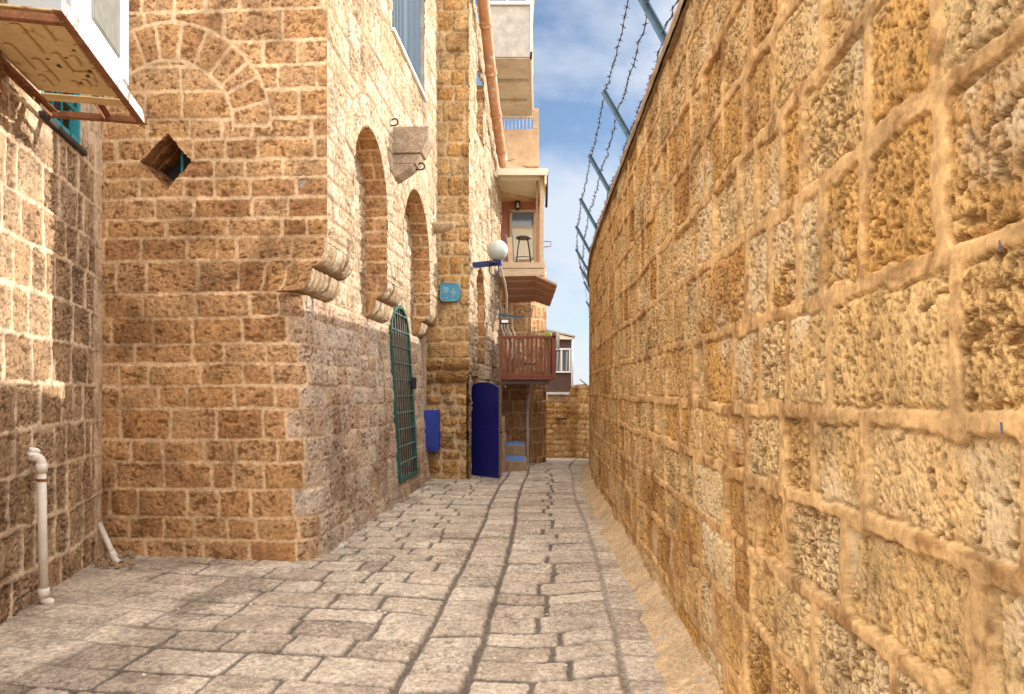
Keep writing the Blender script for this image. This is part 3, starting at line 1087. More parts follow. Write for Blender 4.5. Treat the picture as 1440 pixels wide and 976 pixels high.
for k in range(4):
    a0, a1 = k * math.pi / 2, (k + 1) * math.pi / 2
    n = 4
    for q in range(n):
        t0, t1 = q / n, (q + 1) / n
        for dpt in range(3):
            rr_ = DH * 1.06 - 0.028 * dpt + 0.012 * ((q * 7 + k * 3 + dpt) % 3 - 1)
            c0 = (math.cos(a0) * (1 - t0) + math.cos(a1) * t0, math.sin(a0) * (1 - t0) + math.sin(a1) * t0)
            c1 = (math.cos(a0) * (1 - t1) + math.cos(a1) * t1, math.sin(a0) * (1 - t1) + math.sin(a1) * t1)
            b0 = 0.014 + 0.13 * dpt
            pts = [FP(DC[0] + c0[0] * rr_, DC[1] + c0[1] * rr_, b0), FP(DC[0] + c1[0] * rr_, DC[1] + c1[1] * rr_, b0),
                   FP(DC[0] + c1[0] * (rr_ + 0.12), DC[1] + c1[1] * (rr_ + 0.12), b0), FP(DC[0] + c0[0] * (rr_ + 0.12), DC[1] + c0[1] * (rr_ + 0.12), b0)]
            hole.prism(pts, DV3 * 0.125, 0.006)
wd = hole.build('diamond_window', M['front'], house)
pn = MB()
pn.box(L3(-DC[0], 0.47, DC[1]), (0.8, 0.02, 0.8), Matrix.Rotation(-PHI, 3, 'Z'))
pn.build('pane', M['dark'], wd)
pp = MB()
pp.tube([L3(-DC[0] + 0.05, 0.2, DC[1] - 0.3), L3(-DC[0] + 0.05, 0.2, DC[1] + 0.3)], 0.016, 8)
pp.build('iron_bar', M['teal'], wd)

# upper long wall, overhanging on corbels, with two arched niches and a window
ARCH = [(1.705, 0.775, EYE + 2.34), (4.55, 1.09, EYE + 2.06)]
WB0, WB1, WZ0 = 2.78, 5.15, EYE + 4.86


def in_arch(b, z, grow=0.0):
    r_ = np.zeros_like(b, dtype=bool)
    for c, r, zs in ARCH:
        r_ |= (np.abs(b - c) < r + grow) & ((z < zs) | (np.hypot(b - c, z - zs) < r + grow))
    return r_


def in_win(b, z):
    return (b > WB0) & (b < WB1) & (z > WZ0) & (z < WZ0 + 2.2)


def snap_arch(S, Z):
    S, Z = S.copy(), Z.copy()
    for c, r, zs in ARCH:
        v, h = S - c, Z - zs
        rho = np.hypot(v, h)
        m1 = (h >= 0) & (np.abs(rho - r) < 0.009)
        f = np.where(m1, r / np.maximum(rho, 1e-6), 1)
        S = np.where(m1, c + v * f, S)
        Z = np.where(m1, zs + h * f, Z)
        m2 = (h < 0) & (np.abs(np.abs(v) - r) < 0.009)
        S = np.where(m2, c + np.sign(v) * r, S)
    return S, Z


def up_pos(S, Z):
    X, Y = Lp(0 * S, S)
    return X, Y, nv[0] + 0 * S, nv[1] + 0 * S


KU = dict(w=(0.24, 0.5), mw=0.021, wob=0.012, wav=0.014, corner=0.02, edge=0.010, bulge=0.008, rough=0.009, stone_off=0.006, pits=0.022, pit_amt=0.62, mort=-0.008)
upS = rel_steps(7.15, 7.15 + BEND, 0.0014, 0.0105, 0.02) - 7.15
patch('side_wall', upS, np.concatenate([steps(ZU, 7.6, 0.0125)[:-1], steps(7.6, HTOP, 0.02)]), up_pos, upf_c, M['pale'], house, 24,
      keepfn=lambda S, Z: ~(in_arch(S, Z) | in_win(S, Z)), snapfn=snap_arch, taper=0.03,
      rings=[(c, zs, r, r + 0.36, n, 0.0) for (c, r, zs), n in zip(ARCH, (13, 17))], **KU)
# back of the niches
patch('niche_back', steps(0.6, 6.42, 0.02), steps(ZC, 5.1, 0.02), lambda S, Z: (Lp(-DEP + 0 * S, S)[0], Lp(-DEP + 0 * S, S)[1], nv[0] + 0 * S, nv[1] + 0 * S),
      upf_c, M['pale'], house, 25, keepfn=lambda S, Z: ~in_gate(S, Z), **KL)

# piers: corbel fronts and cheeks, jambs and arch soffits
piers = [(0.0, ARCH[0][0] - ARCH[0][1]), (ARCH[0][0] + ARCH[0][1], ARCH[1][0] - ARCH[1][1]), (ARCH[1][0] + ARCH[1][1], BEND)]
cz = np.concatenate([ZC + (ZM - ZC) * (1 - np.cos(np.linspace(0, 1, 22) * math.pi / 2)), ZM + (ZU - ZM) * (1 - np.cos(np.linspace(0.01, 1, 22) * math.pi / 2))])
KC = dict(KU)
KC.update(rough=0.006, pits=0.012, stone_off=0.004, edge=0.006, w=(0.15, 0.24), mw=0.012, wav=0.002, wob=0.004)
KJ = dict(KW)
KJ.update(w=(0.5, 0.9), mw=0.02)
for i, (b0, b1) in enumerate(piers):
    cb = patch('corbel', steps(b0, b1, 0.012), cz, lambda S, Z: (Lp(-DEP + corb(Z), S)[0], Lp(-DEP + corb(Z), S)[1], nv[0] + 0 * S, nv[1] + 0 * S),
               [ZC - 0.01, ZM, ZU + 0.01], M['pale'], house, 26 + i, **KC)
    for bb, sgn in ((b0, -1), (b1, 1)):
        if i == 0 and sgn < 0:
            continue
        zs = (ARCH[0][2] if (i == 0 or (i == 1 and sgn < 0)) else ARCH[1][2])
        ztop = zs if not (i == 2 and sgn > 0) else HTOP

        def jp(S, Z, bb=bb, sgn=sgn):
            e = np.where(Z < ZU, corb(Z), DEP)
            a = -DEP + e * S / DEP
            X, Y = Lp(a, bb + 0 * S)
            return X, Y, sgn * dv[0] + 0 * S, sgn * dv[1] + 0 * S
        zz = np.concatenate([cz[:-1], steps(ZU, ztop, 0.012)])
        patch('jamb', steps(0, DEP, 0.012), zz, jp, upf_c, M['front'], house, 30 + i * 2 + (sgn > 0), flip=(sgn < 0), **KJ)
for i, (c, r, zs) in enumerate(ARCH):
    th = steps(0, math.pi, 0.014 / r)
    dd = steps(0, DEP, 0.012)
    S, T = np.meshgrid(dd, th)
    off, at_ = masonry(S, T * r, np.linspace(-0.01, math.pi * r + 0.01, 13 + 4 * i), 40 + i, **KJ)
    rr_ = r - off * 0.8
    X, Y = Lp(S - DEP, c + np.cos(T) * rr_)
    grid_mesh('arch_soffit', np.stack([X, Y, zs + np.sin(T) * rr_], axis=-1), M['front'], house, at_)
# the far return of the lower wall, roof slab and inner body
bodym = MB()
bodym.prism([L3(-0.62, 0.5, -0.3), L3(-0.62, BEND, -0.3), L3(-3.2, BEND, -0.3), L3(-3.2, 0.5, -0.3)], (0, 0, HTOP + 0.2))
bodym.prism([L3(-0.25, BEND - 0.05, -0.3), L3(-0.20, BEND, -0.3), L3(-3.2, BEND, -0.3), L3(-3.2, BEND - 0.05, -0.3)], (0, 0, HTOP - 0.2))
bodym.prism([L3(-0.5, 0.014, ZU + 0.02), L3(-0.014, 0.014, ZU + 0.02), L3(-0.014, 0.6, ZU + 0.02), L3(-0.5, 0.6, ZU + 0.02)], (0, 0, HTOP - ZU - 0.1))
bodym.build('inner_wall', M['consoleb'], house)
rf = MB()
rf.prism([L3(0.03, -0.03, HTOP), L3(0.03, BEND + 0.03, HTOP), L3(-3.2, BEND + 0.03, HTOP), L3(-3.2, -0.03, HTOP)], (0, 0, 0.18))
rf.build('roof', M['coping'], house)

# window with blue louvred shutters on the upper wall
win = MB()
win.prism([L3(-0.26, WB1 + 0.001, WZ0 - 0.02), L3(-0.26, WB1 + 0.12, WZ0 - 0.02), L3(-0.001, WB1 + 0.12, WZ0 - 0.02), L3(-0.001, WB1 + 0.001, WZ0 - 0.02)], (0, 0, 2.4))
win.prism([L3(-0.26, WB0 - 0.12, WZ0 - 0.02), L3(-0.26, WB0 - 0.001, WZ0 - 0.02), L3(-0.004, WB0 - 0.001, WZ0 - 0.02), L3(-0.004, WB0 - 0.12, WZ0 - 0.02)], (0, 0, 2.4))
win.prism([L3(-0.26, WB0, WZ0 + 2.2), L3(-0.26, WB1, WZ0 + 2.2), L3(-0.004, WB1, WZ0 + 2.2), L3(-0.004, WB0, WZ0 + 2.2)], (0, 0, 0.1))
wo = win.build('window', M['greyrender'], house)
sm = MB()
sm.prism([L3(-0.28, WB0 - 0.05, WZ0 - 0.05), L3(-0.28, WB1 + 0.05, WZ0 - 0.05), L3(0.045, WB1 + 0.05, WZ0 - 0.05), L3(0.045, WB0 - 0.05, WZ0 - 0.05)], (0, 0, 0.05), 0.006)
sm.build('sill', M['white'], wo)
for q in range(2):
    sh = MB()
    c0 = WB0 + 0.03 + q * (WB1 - WB0) / 2
    c1 = c0 + (WB1 - WB0) / 2 - 0.05
    for bb in (c0, c1):
        sh.bar(L3(-0.10, bb, WZ0 + 0.01), L3(-0.10, bb, WZ0 + 2.18), 0.05, 0.06, DV3)
    k = 0
    while c0 + 0.05 + 0.095 * k < c1 - 0.03:
        b_ = c0 + 0.06 + 0.095 * k
        sh.bar(L3(-0.09, b_, WZ0 + 0.02), L3(-0.09, b_ , WZ0 + 2.16), 0.035, 0.05, DV3, 0.006)
        k += 1
    sh.prism([L3(-0.16, c0, WZ0 + 0.01), L3(-0.16, c1, WZ0 + 0.01), L3(-0.14, c1, WZ0 + 0.01), L3(-0.14, c0, WZ0 + 0.01)], (0, 0, 2.15))
    sh.build('shutter', M['shutter'], wo)

# stone console and water spout on the long wall
cbz = EYE + 3.57
cp = [(0, 0), (0.50, 0), (0.50, -0.16), (0.47, -0.22), (0.43, -0.30), (0.41, -0.36), (0.36, -0.39), (0.36, -0.42), (0.30, -0.50), (0.20, -0.57), (0.06, -0.66), (0, -0.68)]
cs_ = MB()
cs_.prism([L3(-0.02 + a, 2.83, cbz + z) for a, z in cp[:6] + [(0, -0.36)]], DV3 * 0.36, 0.012)
cs_.prism([L3(-0.02 + a, 2.86, cbz + z) for a, z in [(0, -0.362), (0.39, -0.362), (0.37, -0.40), (0.33, -0.47), (0.31, -0.50)] + [(0, -0.50)]], DV3 * 0.30, 0.012)
cs_.prism([L3(-0.02 + a, 2.85, cbz + z) for a, z in [(0, -0.502), (0.30, -0.502), (0.25, -0.55), (0.17, -0.60), (0.07, -0.67), (0, -0.69)]], DV3 * 0.32, 0.012)
cs_.build('console', M['consoleb'], house)
for (a, b, z) in ((0.03, 2.66, cbz - 0.05), (0.36, 2.80, cbz - 0.60)):
    hk = MB()
    hk.tube([L3(a - 0.05, b, z)] + [L3(a + 0.03 + 0.045 * math.sin(t), b, z + 0.045 - 0.045 * math.cos(t)) for t in np.linspace(0, 4.2, 10)], 0.011, 6)
    hk.build('hook', M['black'], house)
spt = MB()
rings_ = []
for k in range(9):
    t = k / 8
    rad = 0.155 * (1 - 0.55 * t ** 3)
    cz_ = EYE + 3.03 - 0.10 + 0.02 * t
    rings_.append([spt.bm.verts.new(L3(-0.05 + 0.42 * t, 6.1 + math.cos(an) * rad, cz_ + math.sin(an) * rad * 1.15 + 0.06)) for an in np.linspace(math.pi, 2 * math.pi, 13)]
                  + [spt.bm.verts.new(L3(-0.05 + 0.42 * t, 6.1 + x_ * rad * 0.72, cz_ + 0.06 + zz_)) for x_, zz_ in ((0.8, 0.0), (0.55, -0.05), (0, -0.075), (-0.55, -0.05), (-0.8, 0))])
for a, b in zip(rings_, rings_[1:]):
    n = len(a)
    for k in range(n):
        spt.bm.faces.new((a[k], a[(k + 1) % n], b[(k + 1) % n], b[k])).smooth = True
spt.bm.faces.new(rings_[0])
spt.bm.faces.new(rings_[-1][::-1])
spt.build('water_spout', M['pale'], house)
gv = MB()
gv.prism([L3(0.002, 6.02, EYE + 3.06), L3(0.022, 6.02, EYE + 3.06), L3(0.022, 6.14, EYE + 3.06), L3(0.002, 6.14, EYE + 3.06)], (0, 0, 0.36), 0.008)
gv.build('spout_channel', M['greyrender'], house)

# arched iron gate in the long wall
def gate_outline(n=18):
    pts = [(GB0, GZ0), (GB0, GZS)]
    for t in np.linspace(math.pi, 0, n)[1:-1]:
        pts.append((GC + GR * math.cos(t), GZS + GRY * math.sin(t)))
    return pts + [(GB1, GZS), (GB1, GZ0)]


gp = gate_outline()
rev = MB()
back_a = -0.62
for (b0, z0), (b1, z1) in zip(gp, gp[1:] + gp[:1]):
    n = max(1, int(math.hypot(b1 - b0, z1 - z0) / 0.25))
    for q in range(n):
        t0, t1 = q / n, (q + 1) / n
        bb0, zz0, bb1, zz1 = b0 + (b1 - b0) * t0, z0 + (z1 - z0) * t0, b0 + (b1 - b0) * t1, z0 + (z1 - z0) * t1
        vs_ = [rev.bm.verts.new(L3(float(aL(zz0)) - 0.004, bb0, zz0)), rev.bm.verts.new(L3(float(aL(zz1)) - 0.004, bb1, zz1)),
               rev.bm.verts.new(L3(back_a, bb1, zz1)), rev.bm.verts.new(L3(back_a, bb0, zz0))]
        rev.bm.faces.new(vs_)
gate = MB()
ga = lambda z: float(aL(z)) + 0.012
for (b0, z0), (b1, z1) in zip(gp, gp[1:] + gp[:1]):
    gate.bar(L3(ga(z0), b0, z0), L3(ga(z1), b1, z1), 0.05, 0.05, NV3)
gt = gate.build('gate', M['gate'], house)
rev.build('reveal', M['greyrender'], gt)
bk = MB()
bk.prism([L3(back_a + 0.05, b, z) for b, z in gp], NV3 * 0.03)
for k in range(7):
    b_ = GB0 + 0.05 + k * 0.178
    bk.prism([L3(back_a + 0.08, b_, GZ0 + 0.02), L3(back_a + 0.095, b_, GZ0 + 0.02), L3(back_a + 0.095, b_ + 0.16, GZ0 + 0.02), L3(back_a + 0.08, b_ + 0.16, GZ0 + 0.02)], (0, 0, 2.1))
bk.build('door_boards', M['boards'], gt)
for k in range(1, 8):
    b_ = GB0 + (GB1 - GB0) * k / 8
    zt = GZS + GRY * math.sqrt(max(0, 1 - ((b_ - GC) / GR) ** 2))
    br = MB()
    br.tube([L3(ga(GZ0) - 0.01, b_, GZ0), L3(ga(zt) - 0.01, b_, zt)], 0.011, 6)
    br.build('upright_bar', M['gatedark'], gt)
for k in range(1, 11):
    z_ = GZ0 + 0.255 * k
    hw = GR if z_ < GZS else GR * math.sqrt(max(0.02, 1 - ((z_ - GZS) / GRY) ** 2))
    br = MB()
    br.bar(L3(ga(z_) + 0.012, GC - hw, z_), L3(ga(z_) + 0.012, GC + hw, z_), 0.026, 0.014, (0, 0, 1))
    br.build('cross_bar', M['gatebar'], gt)
lk = MB()
lk.box(L3(ga(1.8) + 0.05, GB1 - 0.02, 1.78), (0.07, 0.16, 0.2), Matrix.Rotation(-PHI, 3, 'Z'), 0.02)
lk.build('lock', M['black'], gt)

# ================================================================== LEFT HOUSE
LWd = np.array([-0.23, 1.0])
LWd /= np.linalg.norm(LWd)
LW0 = np.array([-2.371 - 0.23 * 7.38, 7.38])       # corner with the front wall
LWn = np.array([LWd[1], -LWd[0]])                  # towards the alley
left = thing('corner_house', 'brown pitted stone house wall at the left with a small teal window', 'house', (-3.9, 5, 0))


def lw_pos(S, Z):   # S = distance back from the corner (towards the camera)
    return LW0[0] - LWd[0] * S, LW0[1] - LWd[1] * S, LWn[0] + 0 * S, LWn[1] + 0 * S


def LW3(s, off, z):
    return Vector((LW0[0] - LWd[0] * s + LWn[0] * off, LW0[1] - LWd[1] * s + LWn[1] * off, z))


def lw_win(S, Z):
    return (S > 0.72) & (S < 1.60) & (Z > EYE + 2.22) & (Z < EYE + 3.4)


lw_c = [-0.4, 0.0] + [EYE + v for v in (-1.36, -1.01, -0.62, -0.29, 0.05, 0.40, 0.74, 1.10, 1.42, 1.78, 2.12, 2.5, 2.84, 3.2, 3.6, 3.95, 4.3, 4.7, 5.1, 5.5, 5.9, 6.4)]


def lw_plaster(S, Z):
    n = 0.08 * (fbm(Z * 3, S * 3, 83, 3) - 0.5)
    band = 1 - sstep(0.30, 0.36, S + n)
    top = sstep(EYE + 1.9, EYE + 2.1, Z + 2 * n) * (1 - sstep(1.8, 2.0, S + 3 * n)) * sstep(0.42, 0.5, fbm(S * 2.4, Z * 2.4, 84, 3))
    return np.maximum(band, top)


patch('wall', np.concatenate([steps(0, 2.7, 0.0105)[:-1], steps(2.7, 5.6, 0.014)]), np.concatenate([steps(-0.2, 5.0, 0.0105)[:-1], steps(5.0, 5.6, 0.06)]),
      lw_pos, lw_c, M['left'], left, 51, keepfn=lambda S, Z: ~lw_win(S, Z), plasterfn=lw_plaster, flip=True,
      w=(0.26, 0.52), mw=0.030, wob=0.022, wav=0.034, corner=0.035, edge=0.018, bulge=0.008, rough=0.013, stone_off=0.014, pits=0.024, pit_amt=0.8, mort=0.006, ridge=0.006, pf=1.3, flat=4.0)
lb = MB()
lb.prism([LW3(-0.2, -0.3, -0.3), LW3(5.6, -0.3, -0.3), LW3(5.6, -2.5, -0.3), LW3(-0.2, -2.5, -0.3)], (0, 0, 5.9))
lb.build('inner_wall', M['coping'], left)
wm = MB()
for s in (0.745, 1.58):
    wm.bar(LW3(s, -0.02, EYE + 2.2), LW3(s, -0.02, EYE + 3.42), 0.05, 0.06, Vector((LWn[0], LWn[1], 0)))
for z in (EYE + 2.23, EYE + 3.38):
    wm.bar(LW3(0.72, -0.02, z), LW3(1.6, -0.02, z), 0.05, 0.06, (0, 0, 1))
lwn = wm.build('window', M['teal'], left)
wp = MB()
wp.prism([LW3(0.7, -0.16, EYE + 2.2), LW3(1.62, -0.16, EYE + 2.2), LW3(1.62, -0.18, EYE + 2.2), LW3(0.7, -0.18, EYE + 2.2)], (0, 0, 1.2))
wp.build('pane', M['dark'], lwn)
wb = MB()
for k in range(1, 4):
    s = 0.745 + 0.835 * k / 4
    wb.tube([LW3(s, 0.0, EYE + 2.23), LW3(s, 0.0, EYE + 3.38)], 0.014, 6)
for k in range(1, 5):
    z = EYE + 2.23 + 0.24 * k
    wb.tube([LW3(0.745, 0.012, z), LW3(1.58, 0.012, z)], 0.012, 6)
wb.tube([LW3(0.9, 0.03, EYE + 2.5), LW3(1.2, 0.03, EYE + 2.9), LW3(1.45, 0.03, EYE + 2.5)], 0.012, 6)
wb.build('grille', M['teal'], lwn)
ws = MB()
ws.prism([LW3(0.66, 0.05, EYE + 2.14), LW3(1.66, 0.05, EYE + 2.14), LW3(1.66, -0.15, EYE + 2.14), LW3(0.66, -0.15, EYE + 2.14)], (0, 0, 0.05), 0.008)
ws.build('sill', M['dark'], lwn)

# air conditioner on its rusty bracket
LN3, LD3 = Vector((LWn[0], LWn[1], 0)), Vector((-LWd[0], -LWd[1], 0))
ZB = EYE + 2.18
S_end = 1.56            # far end of the bracket
S_ac = 2.04             # far end of the casing
OUT = 0.745


brk = thing('wall_bracket', 'rusty angle iron bracket under the air conditioner on the left wall', 'bracket', LW3(2.4, 0.3, ZB))


def angle_iron(a, b, up, name, mat, w=0.045, t=0.006):
    m_ = MB()
    a, b = Vector(a), Vector(b)
    ax = (b - a).normalized()
    up = Vector(up).normalized()
    sd = ax.cross(up).normalized()
    m_.bar(a, b, t, w, sd)
    m_.bar(a + up * (w / 2) + sd * (w / 2), b + up * (w / 2) + sd * (w / 2), t, w, up)
    n = int((b - a).length / 0.05)
    for k in range(n):
        p = a.lerp(b, (k + 0.5) / n)
        m_.tube([p - sd * 0.005, p + sd * 0.005], 0.008, 6)
    return m_.build(name, mat, brk)


UPV = Vector((0, 0, 1))
angle_iron(LW3(S_end, 0.0, ZB), LW3(S_end, OUT + 0.02, ZB), UPV, 'cross_rail', M['rust'])
angle_iron(LW3(3.22, 0.02, ZB), LW3(3.22, OUT, ZB), UPV, 'cross_rail', M['rust'])
angle_iron(LW3(1.62, 0.085, ZB + 0.0), LW3(3.4, 0.085, ZB + 0.0), LN3, 'rail', M['rust'])
angle_iron(LW3(S_end, 0.46, ZB + 0.01), LW3(1.9, 0.46, ZB + 0.05), LN3, 'rail', M['rust'])
orl = MB()
orl.prism([LW3(S_end - 0.01, OUT, ZB - 0.005), LW3(3.4, OUT, ZB - 0.005), LW3(3.4, OUT, ZB + 0.075), LW3(S_end + 0.10, OUT, ZB + 0.075)], LN3 * 0.006)
orl.build('outer_rail', M['chip'], brk)
orf = MB()
orf.prism([LW3(S_end, OUT - 0.05, ZB - 0.005), LW3(3.4, OUT - 0.05, ZB - 0.005), LW3(3.4, OUT - 0.001, ZB - 0.005), LW3(S_end, OUT - 0.001, ZB - 0.005)], (0, 0, 0.006))
orf.build('rail_flange', M['rust'], brk)
angle_iron(LW3(2.60, 0.10, ZB - 0.22), LW3(2.60, 0.10, ZB + 0.3), LD3, 'upright', M['rust'])

ac = thing('air_conditioner', 'white air conditioner unit with stained underside high on the left wall', 'air conditioner', LW3(2.5, 0.5, ZB))
cs = MB()
z0, z1 = ZB + 0.075, ZB + 0.80
cs.prism([LW3(S_ac, OUT - 0.36, z0), LW3(3.2, OUT - 0.36, z0), LW3(3.2, OUT - 0.004, z0), LW3(S_ac, OUT - 0.004, z0)], (0, 0, z1 - z0), 0.012)
cas = cs.build('casing', M['acwhite'], ac)
cpn = MB()
cpn.prism([LW3(S_ac - 0.004, OUT - 0.365, z0 + 0.03), LW3(S_ac + 0.13, OUT - 0.365, z0 + 0.03), LW3(S_ac + 0.13, OUT + 0.006, z0 + 0.03), LW3(S_ac - 0.004, OUT + 0.006, z0 + 0.03)], (0, 0, 0.69), 0.01)
cpn.build('corner_panel', M['acwhite'], cas)
gr = MB()
for k in range(30):
    s = S_ac + 0.24 + k * 0.019
    gr.bar(LW3(s, OUT + 0.004, z0 + 0.16), LW3(s, OUT + 0.004, z1 - 0.08), 0.012, 0.006, LN3)
gr.prism([LW3(S_ac + 0.22, OUT - 0.004, z0 + 0.15), LW3(S_ac + 0.82, OUT - 0.004, z0 + 0.15), LW3(S_ac + 0.82, OUT + 0.002, z0 + 0.15), LW3(S_ac + 0.22, OUT + 0.002, z0 + 0.15)], (0, 0, 0.5))
gr.build('grille', M['acgrille'], ac)
pan = MB()
pan.prism([LW3(S_ac - 0.10, OUT - 0.64, z0 - 0.014), LW3(3.25, OUT - 0.64, z0 - 0.014), LW3(3.25, OUT - 0.055, z0 - 0.014), LW3(S_ac - 0.10, OUT - 0.055, z0 - 0.014)], (0, 0, 0.013), 0.003)
for (s0, s1, o0, o1) in ((0.10, 0.42, -0.12, -0.105), (0.16, 0.36, -0.19, -0.17), (0.08, 0.20, -0.25, -0.23), (0.30, 0.62, -0.30, -0.275), (0.45, 0.60, -0.20, -0.18), (0.06, 0.16, -0.33, -0.315), (0.5, 0.78, -0.12, -0.10), (0.28, 0.34, -0.26, -0.15), (0.12, 0.5, -0.46, -0.43), (0.3, 0.7, -0.55, -0.52), (0.02, 0.22, -0.52, -0.50), (0.6, 1.0, -0.40, -0.36), (0.8, 1.05, -0.25, -0.22)):
    pan.prism([LW3(S_ac + s0, OUT + o0 - 0.012, z0 - 0.034), LW3(S_ac + s1, OUT + o0 - 0.012, z0 - 0.034), LW3(S_ac + s1, OUT + o1 + 0.012, z0 - 0.034), LW3(S_ac + s0, OUT + o1 + 0.012, z0 - 0.034)], (0, 0, 0.02), 0.009)
pno = pan.build('base_pan', M['acpan'], ac)
for (s, o_, r_) in ((0.22, -0.20, 0.012), (0.36, -0.15, 0.014), (0.40, -0.32, 0.03), (0.12, -0.28, 0.016), (0.55, -0.24, 0.012), (0.68, -0.15, 0.014), (0.5, -0.37, 0.012), (0.09, -0.09, 0.008), (0.09, -0.19, 0.008)):
    hl = MB()
    hl.tube([LW3(S_ac + s, OUT + o_, z0 - 0.0165), LW3(S_ac + s, OUT + o_, z0 - 0.0145)], r_, 12)
    hl.build('drain_hole', M['dark'], pno)
ft = MB()
ft.prism([LW3(S_ac - 0.21, OUT - 0.64, z0 - 0.05), LW3(S_ac - 0.12, OUT - 0.64, z0 - 0.05), LW3(S_ac - 0.12, OUT - 0.06, z0 - 0.05), LW3(S_ac - 0.21, OUT - 0.06, z0 - 0.05)], (0, 0, 0.035), 0.012)
ft.build('foot', M['acpan'], ac)

# drainpipes
pv = thing('waste_pipe', 'tall white plastic waste pipe standing against the left wall', 'pipe', LW3(1.55, 0.09, 0))
px = lambda o, z: LW3(1.82, o, z)
t_ = MB()
t_.tube([px(0.10, 0.09), px(0.09, 0.6), px(0.085, 1.06)], 0.032, 14)
tt = t_.build('pipe', M['pvc'], pv)
el = MB()
el.tube([px(0.085, 1.03), px(0.085, 1.10)], 0.040, 14)
el.tube([px(0.085, 1.09)] + [px(0.085 - 0.05 * (1 - math.cos(t)), 1.10 + 0.05 * math.sin(t)) for t in np.linspace(0, math.pi / 2, 7)] + [px(-0.04, 1.155)], 0.034, 14)
el.build('elbow', M['pvc'], pv)
e2 = MB()
e2.tube([px(0.10, 0.15), px(0.10, 0.08)], 0.040, 14)
e2.tube([px(0.10, 0.10), px(0.105, 0.06), LW3(1.81, 0.135, 0.035), LW3(1.80, 0.15, 0.03)], 0.036, 14, caps=False)
e2.build('outlet', M['pvc'], pv)
cl = MB()
cl.tube([px(0.087, 0.965), px(0.087, 0.985)], 0.037, 14)
cl.tube([px(-0.02, 0.975), px(0.05, 0.975)], 0.007, 6)
cl.build('clip', M['rust'], pv)
fo = MB()
rfm = random.Random(5)
for k in range(9):
    fo.sphere(px(0.0 + 0.05 * rfm.random(), 1.165 + 0.04 * rfm.random()) + Vector((0, 0.05 * (rfm.random() - 0.5), 0)), 0.018 + 0.014 * rfm.random(), 8, 6, (1, 1, 0.8))
fo.build('sealant', M['white'], pv)
ps = thing('broken_pipe', 'short broken white plastic pipe leaning in the corner by the ground', 'pipe', at(150, 775, 7.1))
b0, b1 = at(140, 737, 7.2), at(160, 782, 7.0)
t_ = MB()
t_.tube([b0, b1], 0.026, 12)
t_.build('pipe', M['pvc'], ps)
t_ = MB()
dn = (b1 - b0).normalized()
t_.tube([b1 - dn * 0.06, b1 + dn * 0.02], 0.034, 12)
t_.tube([b1 + dn * 0.01, b1 + dn * 0.05, b1 + dn * 0.06 + Vector((0.05, -0.02, -0.02))], 0.030, 12, caps=False)
t_.build('outlet', M['pvc'], ps)

# ================================================================== SECOND HOUSE (blue door)
B2C = np.array([-0.80, 13.75])
B2d = np.array([0.092, 1.0])
B2d /= np.linalg.norm(B2d)
B2n = np.array([B2d[1], -B2d[0]])
B2L = 5.6
h2 = thing('rubble_house', 'tall rough stone house with a blue door beyond the arched niches', 'house', (-1.2, 15, 0))


def B3p(s, off, z):
    return Vector((B2C[0] + B2d[0] * s + B2n[0] * off, B2C[1] + B2d[1] * s + B2n[1] * off, z))


def b2f(S, Z):   # front: S from the corner to the left
    return B2C[0] - S, B2C[1] + 0.02 * S, 0 * S, -1 + 0 * S


ZR = EYE + 0.15
ZR2 = EYE + 0.62
KR = dict(w=(0.22, 0.5), mw=0.035, wob=0.035, wav=0.03, corner=0.07, edge=0.02, bulge=0.05, rough=0.03, stone_off=0.03, pits=0.03, pit_amt=0.5, mort=-0.03)
patch('front_wall', steps(-0.0, 0.95, 0.014), steps(-0.2, ZR, 0.014), lambda S, Z: b2f(S + 0.05, Z), courses(-0.3, 2.4, 0.15, 0.27, 61), M['rubble'], h2, 61, flip=True, **KR)
# bulging string course between the rubble foot and the squared stones
zb = steps(ZR, ZR2, 0.012)


def sc_pos(S, Z):
    t = (Z - ZR) / (ZR2 - ZR)
    o_ = 0.03 + 0.07 * np.abs(np.sin(t * math.pi * 2)) + 0.04 * t
    X, Y, a, b = b2f(S - 0.04 * t, Z)
    return X, Y - o_, a, b


patch('front_wall', steps(0.02, 0.95, 0.014), zb, sc_pos, [ZR - 0.01, (ZR + ZR2) / 2, ZR2 + 0.01], M['rubble'], h2, 62, flip=True, **dict(KR, bulge=0.02, rough=0.02, w=(0.5, 0.9)))
KQ = dict(w=(0.25, 0.5), mw=0.024, wob=0.02, wav=0.02, corner=0.05, edge=0.014, bulge=0.026, rough=0.010, stone_off=0.02, pits=0.014, pit_amt=0.4, mort=-0.014)
patch('front_wall', steps(0, 0.95, 0.014), steps(ZR2, 9.8, 0.016), b2f, courses(ZR2 - 0.01, 10, 0.24, 0.40, 63), M['rubble'], h2, 63, flip=True, **KQ)


def b2top(S):
    return 9.75 - 0.40 * S + 0.05 * (vnoise(S * 3, S * 0, 66) - 0.5)


N_C, N_R, N_Z0, N_ZS, N_D = 1.62, 0.62, 2.2, EYE + 1.95, 0.2
N2 = (1.55, 0.55, EYE + 4.6, EYE + 6.1)     # shallow window recess higher up
DR = (0.30, 1.25, -1, 1.95)                   # doorway behind the open blue door


def b2open(S, Z):
    r_ = (np.abs(S - N_C) < N_R) & (Z > N_Z0) & ((Z < N_ZS) | (np.hypot(S - N_C, Z - N_ZS) < N_R))
    r_ |= (S > 0.95) & (S < 2.0) & (Z > EYE + 5.2) & (Z < EYE + 6.5)
    r_ |= (S > DR[0]) & (S < DR[1]) & (Z < DR[3])
    return r_


def b2s(S, Z):
    X = B2C[0] + B2d[0] * S
    Y = B2C[1] + B2d[1] * S
    return X, Y, B2n[0] + 0 * S, B2n[1] + 0 * S


